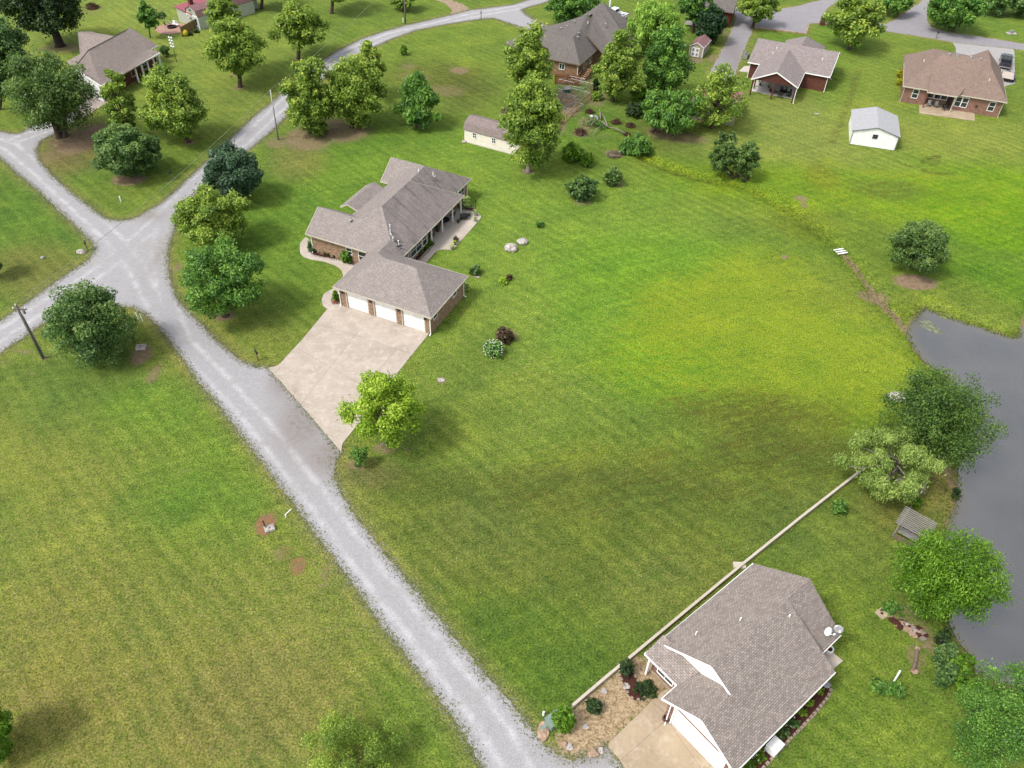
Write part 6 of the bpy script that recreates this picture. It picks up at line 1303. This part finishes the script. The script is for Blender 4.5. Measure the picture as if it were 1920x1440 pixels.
def kennel(c0, c1, c2, label, h=1.7):
    a_, b_, d_ = [Vector(at(*q)) for q in (c0, c1, c2)]; t = empty('dog_kennel', a_, 0, label, 'kennel', 'chain link dog pens'); u = b_-a_; v = d_-a_
    cs = [Vector((0,0,0)), u, u+v, v]
    for i in range(4):
        p, q = cs[i], cs[(i+1) % 4]; b = MB(); Z_ = Vector((0,0,h)); b.tube([p, p+Z_], .035, 6); b.tube([p+Z_, q+Z_], .035, 6); b.tube([p+Vector((0,0,.06)), q+Vector((0,0,.06))], .03, 6)
        n = int((q-p).length/.35)
        for j in range(1, n): s_ = p.lerp(q, j/n); b.tube([s_, s_+Z_], .008, 4, False)
        b.build('panel', M['galv'], t)
    return t
kennel((1047,167),(1074,173),(1068,153+8), 'chain link pen beside the orange board fence')
kennel((1045,178),(1086,188),(1070,166), 'largest chain link pen in the middle of the dog yard')
kennel((1046,190),(1078,200),(1060,180), 'chain link pen closest to the tall sycamore')
kennel((1055,206),(1072,212),(1078,196), 'low open pen at the bottom of the dog yard', .5)
t = empty('dog_house', at(1062,172), .2, 'blue-green dog house in the largest pen', 'dog house'); MB().box(-.5,.5,-.4,.4,0,.6).build('body', M['teal'], t); roof_mesh([[(-.6,-.5,.58),(.6,-.5,.58),(.6,0,.95),(-.6,0,.95)],[(-.6,.5,.58),(.6,.5,.58),(.6,0,.95),(-.6,0,.95)]], 'roof', M['galv'], t, .04)
for i,(x,y,m_,lb) in enumerate(((1100,135,'white','white bucket-like clutter below the deck steps'),(1106,140,'black','black barbecue below the deck steps'),(1048,232,'woodtan','tan plywood crate behind the tall sycamore'),(946,212,'wood','wooden crate with sticks left of the tall sycamore'),(1108,222,'plasticwhite','white bucket among the fallen twigs'),(1118,223,'galv','grey tarp bundle among the fallen twigs'))):
    t = empty(('bucket','barbecue','crate','crate','bucket','tarp_bundle')[i], at(x,y), i*.4, lb, ('bucket','barbecue','crate','crate','bucket','bundle')[i])
    if i in (0,4): MB().lathe([(.22,0),(.3,.45),(.25,.45),(.2,.1)],n=10).build('tub', M[m_], t)
    elif i == 1: MB().box(-.5,.5,-.25,.25,.75,.9).tube([(-.35,0,1.0),(.35,0,1.0)],.25,10).build('lid', M[m_], t); MB().tube([(-.4,-.2,0),(-.4,-.2,.8)],.03,6).tube([(.4,-.2,0),(.4,-.2,.8)],.03,6).tube([(-.4,.2,0),(-.4,.2,.8)],.03,6).tube([(.4,.2,0),(.4,.2,.8)],.03,6).build('frame', M['galv'], t)
    elif i == 5: MB().blob((0,0,.25),.5,(1.2,.8,.5),.25,3,2).build('sheet', M[m_], t)
    else:
        b = MB()
        for z_ in (.0,.2,.4): b.box(-.7,.7,-.45,-.4,z_,z_+.15).box(-.7,.7,.4,.45,z_,z_+.15).box(-.7,-.65,-.4,.4,z_,z_+.15).box(.65,.7,-.4,.4,z_,z_+.15)
        b.build('slats', M[m_], t)
        if x == 946: MB().tube([(-.5,0,.3),(.1,.2,1.6)],.03,5).tube([(.5,.1,.3),(.1,.2,1.6)],.03,5).build('sticks', M['woodtan'], t)
# fire pit circle, left lawn
t = empty('fire_pit', at(322,54), 0, 'round pinkish brick fire pit circle on the far left lawn', 'fire pit'); MB().lathe([(2.9,0),(2.9,.08),(2.2,.09),(.1,.09)],n=28).build('paving', paint('pink_paving', S(222,176,158), .9, var=.2), t); MB().lathe([(.8,.09),(.8,.4),(.6,.4),(.55,.12)],(-.1,.4,0),16).build('ring_wall', M['barkdark'], t)
for i,(x,y,m_,lb) in enumerate(((327,49,'plasticwhite','white plastic chair at the left of the fire pit pair'),(333,50,'plasticwhite','white plastic chair right of its twin at the fire pit'),(313,51,'black','black metal chair at the left side of the fire pit'),(320,48,'galv','grey chair behind the fire pit ring'))):
    chair(at(x,y,.09), i*.8, lb, M[m_], 'chairs around the fire pit')
p = at(348,67); tag(MB().blob((0,0,.5),.62,(1,1,.95),.05,4,2).build('yellow_ball', M['yellow'], None, smooth=True, loc=p), 'big yellow ball at the foot of the tan board fence', 'ball')
for x,y,lb in ((357,65,'small dark plant left of two at the tan board fence'),(369,60,'small dark plant right of two at the tan board fence')): shrub('small_bush', (x-4,y-3,x+4,y+2), 'dark', lb, k=6)
shrub('garden_bush', (284,22,312,34), 'deep', 'flat dark shrub bed behind the small neat tree', k=12)
# ---- vehicles
def pickup(loc, rz, label, m, L=5.8):
    t = empty('pickup_truck', loc, rz, label, 'pickup truck'); W_ = .98
    prof = [(-2.85,.45),(-2.9,.62),(-2.86,.98),(-2.6,1.06),(-1.25,1.14),(-1.22,1.16),(.85,1.16),(.86,1.12),(2.86,1.12),(2.9,1.05),(2.9,.55),(2.8,.42)]
    b = MB(); n = len(prof); vs = [(x,-W_,z) for x,z in prof]+[(x,W_,z) for x,z in prof]
    # body up to the cab; the bed is an open tub
    fr_ = [(-2.85,.45),(-2.92,.62),(-2.86,.96),(-2.6,1.06),(-1.25,1.15),(.82,1.15),(.82,.42)]
    b.add([(x,-W_,z) for x,z in fr_]+[(x,W_,z) for x,z in fr_],[tuple(range(7)),tuple(range(13,6,-1))]+[(i,i+7,(i+1)%7+7,(i+1)%7) for i in range(7)])
    b.build('body', m, t, bevel=.07)
    b = MB().box(.84,2.9,-W_,-W_+.1,.42,1.14).box(.84,2.9,W_-.1,W_,.42,1.14).box(2.8,2.9,-W_+.1,W_-.1,.42,1.14).box(.84,.92,-W_+.1,W_-.1,.42,1.14).box(.92,2.8,-W_+.1,W_-.1,.42,.62)
    b.build('bed', m, t, bevel=.02); MB().box(.94,2.78,-W_+.12,W_-.12,.622,.64).build('bed_liner', M['black'], t)
    cab = [(-1.25,1.15),(-.55,1.75),(-.35,1.80),(.55,1.80),(.72,1.74),(.84,1.15)]; n = 6
    b = MB(); b.add([(x,-W_*(.97 if z<1.3 else .8),z) for x,z in cab]+[(x,W_*(.97 if z<1.3 else .8),z) for x,z in cab],[tuple(range(n)),tuple(range(2*n-1,n-1,-1))]+[(i,i+n,(i+1)%n+n,(i+1)%n) for i in range(n)]); b.build('cab', m, t, bevel=.05)
    g_ = MB().add([(-1.22,-.78,1.2),(-1.22,.78,1.2),(-.62,.68,1.72),(-.62,-.68,1.72)],[(0,1,2,3)]); 
    for v in range(4): x,y_,z = g_.v[v]; g_.v[v] = (x-.045,y_,z+.03)
    g_.build('windscreen', M['glass'], t)
    MB().add([(.86,-.7,1.24),(.86,.7,1.24),(.765,.62,1.68),(.765,-.62,1.68)],[(0,1,2,3)]).build('rear_window', M['glass'], t)
    for s_ in (-1,1): MB().add([(-.95,s_*(.955),1.22),(.72,s_*.955,1.22),(.62,s_*.835,1.68),(-.5,s_*.835,1.68)],[(0,1,2,3)]).build('side_window', M['glass'], t); MB().box(-.95,-.8,s_*1.0-.12*(s_<0),s_*1.0+.12*(s_>0),1.15,1.32).build('mirror', M['black'], t)
    for x in (-1.95,1.95):
        for s_ in (-1,1):
            w_ = empty('wheel',(0,0,0)); bpy.data.objects.remove(w_); wb_ = MB().tube([(x,s_*.76,.4),(x,s_*1.0,.4)],.4,18).build('wheel', M['rubber'], t); MB().tube([(x,s_*1.0,.4),(x,s_*1.015,.4)],.23,12).build('rim', M['chrome'], wb_)
    MB().box(-2.98,-2.88,-.95,.95,.45,.62).build('front_bumper', M['chrome'], t); MB().box(2.9,3.02,-.95,.95,.42,.58).build('rear_bumper', M['chrome'], t)
    for s_ in (-.78,.78): MB().box(-2.93,-2.87,s_-.16,s_+.16,.72,.9).build('headlight', M['white'], t); MB().box(2.9,2.92,s_-.09+.1*(s_>0),s_+.09+.1*(s_>0)-.05,.8,1.05).build('tail_light', M['redleaf'], t)
    return t
w0, w1_ = Vector(at(1133,24,.6)), Vector(at(1168,34,.6)); w0 = Vector(at(1150,32)); pickup(w0, math.atan2(at(1168,35)[1]-at(1132,25)[1], at(1168,35)[0]-at(1132,25)[0]), 'white pickup truck parked behind the steep dark roof', M['carwhite'])
q0 = Vector(at(1884,113)); q1b = Vector(at(1882,130)); pickup(Vector(at(1883,121)), math.atan2(at(1880,133)[1]-at(1885,103)[1], at(1880,133)[0]-at(1885,103)[0]), 'black pickup truck in the driveway of the brown-roofed house', M['carblack'])
aa = math.atan2(at(1887,150)[1]-at(1882,133)[1], at(1887,150)[0]-at(1882,133)[0]); aa = math.atan2(at(1880,133)[1]-at(1885,103)[1], at(1880,133)[0]-at(1885,103)[0])
t = empty('flatbed_trailer', at(1887,148), aa, 'flatbed trailer with pale board deck parked behind the black pickup', 'trailer')
MB().box(-1.9,1.9,-.98,.98,.62,.67).build('deck', M['deckpale'] if 'deckpale' in M else M['woodgrey'], t); MB().box(-1.95,1.95,-1.03,-.98,.5,.72).box(-1.95,1.95,.98,1.03,.5,.72).box(1.9,1.95,-.98,.98,.5,.72).box(-1.95,-1.9,-.98,.98,.5,.72).build('frame', M['black'], t)
MB().bar((-3.2,0,.5),(-1.9,-.6,.55),.08,.1).bar((-3.2,0,.5),(-1.9,.6,.55),.08,.1).build('tongue', M['black'], t)
for x in (-.1,.75):
    for s_ in (-1,1): wb_ = MB().tube([(x,s_*1.06,.35),(x,s_*1.26,.35)],.35,16).build('wheel', M['rubber'], t); MB().tube([(x,s_*1.26,.35),(x,s_*1.27,.35)],.18,10).build('rim', M['chrome'], wb_)
for s_ in (-1,1): MB().box(-.6,1.25,s_*1.16-.14,s_*1.16+.14,.74,.78).build('fender', M['black'], t)
# parking pad kerb and drains
P_ = [at(*q) for q in ((1414,52),(1511,64),(1517,45))]; b = MB()
for a_, b_ in zip(P_[:-1], P_[1:]): b.bar((a_[0],a_[1],.08),(b_[0],b_[1],.08),.28,.2)
b.build('kerb', M['stonetan'])['kind'] = 'structure'
t = empty('meter_box', at(1896,63), .2, 'pale concrete utility pad with a grey box near the top right corner', 'utility box'); MB().box(-.9,.9,-.6,.6,0,.15).build('pad', M['stone'], t); MB().box(-.4,.3,-.3,.3,.15,.6).build('cabinet', M['galv'], t)
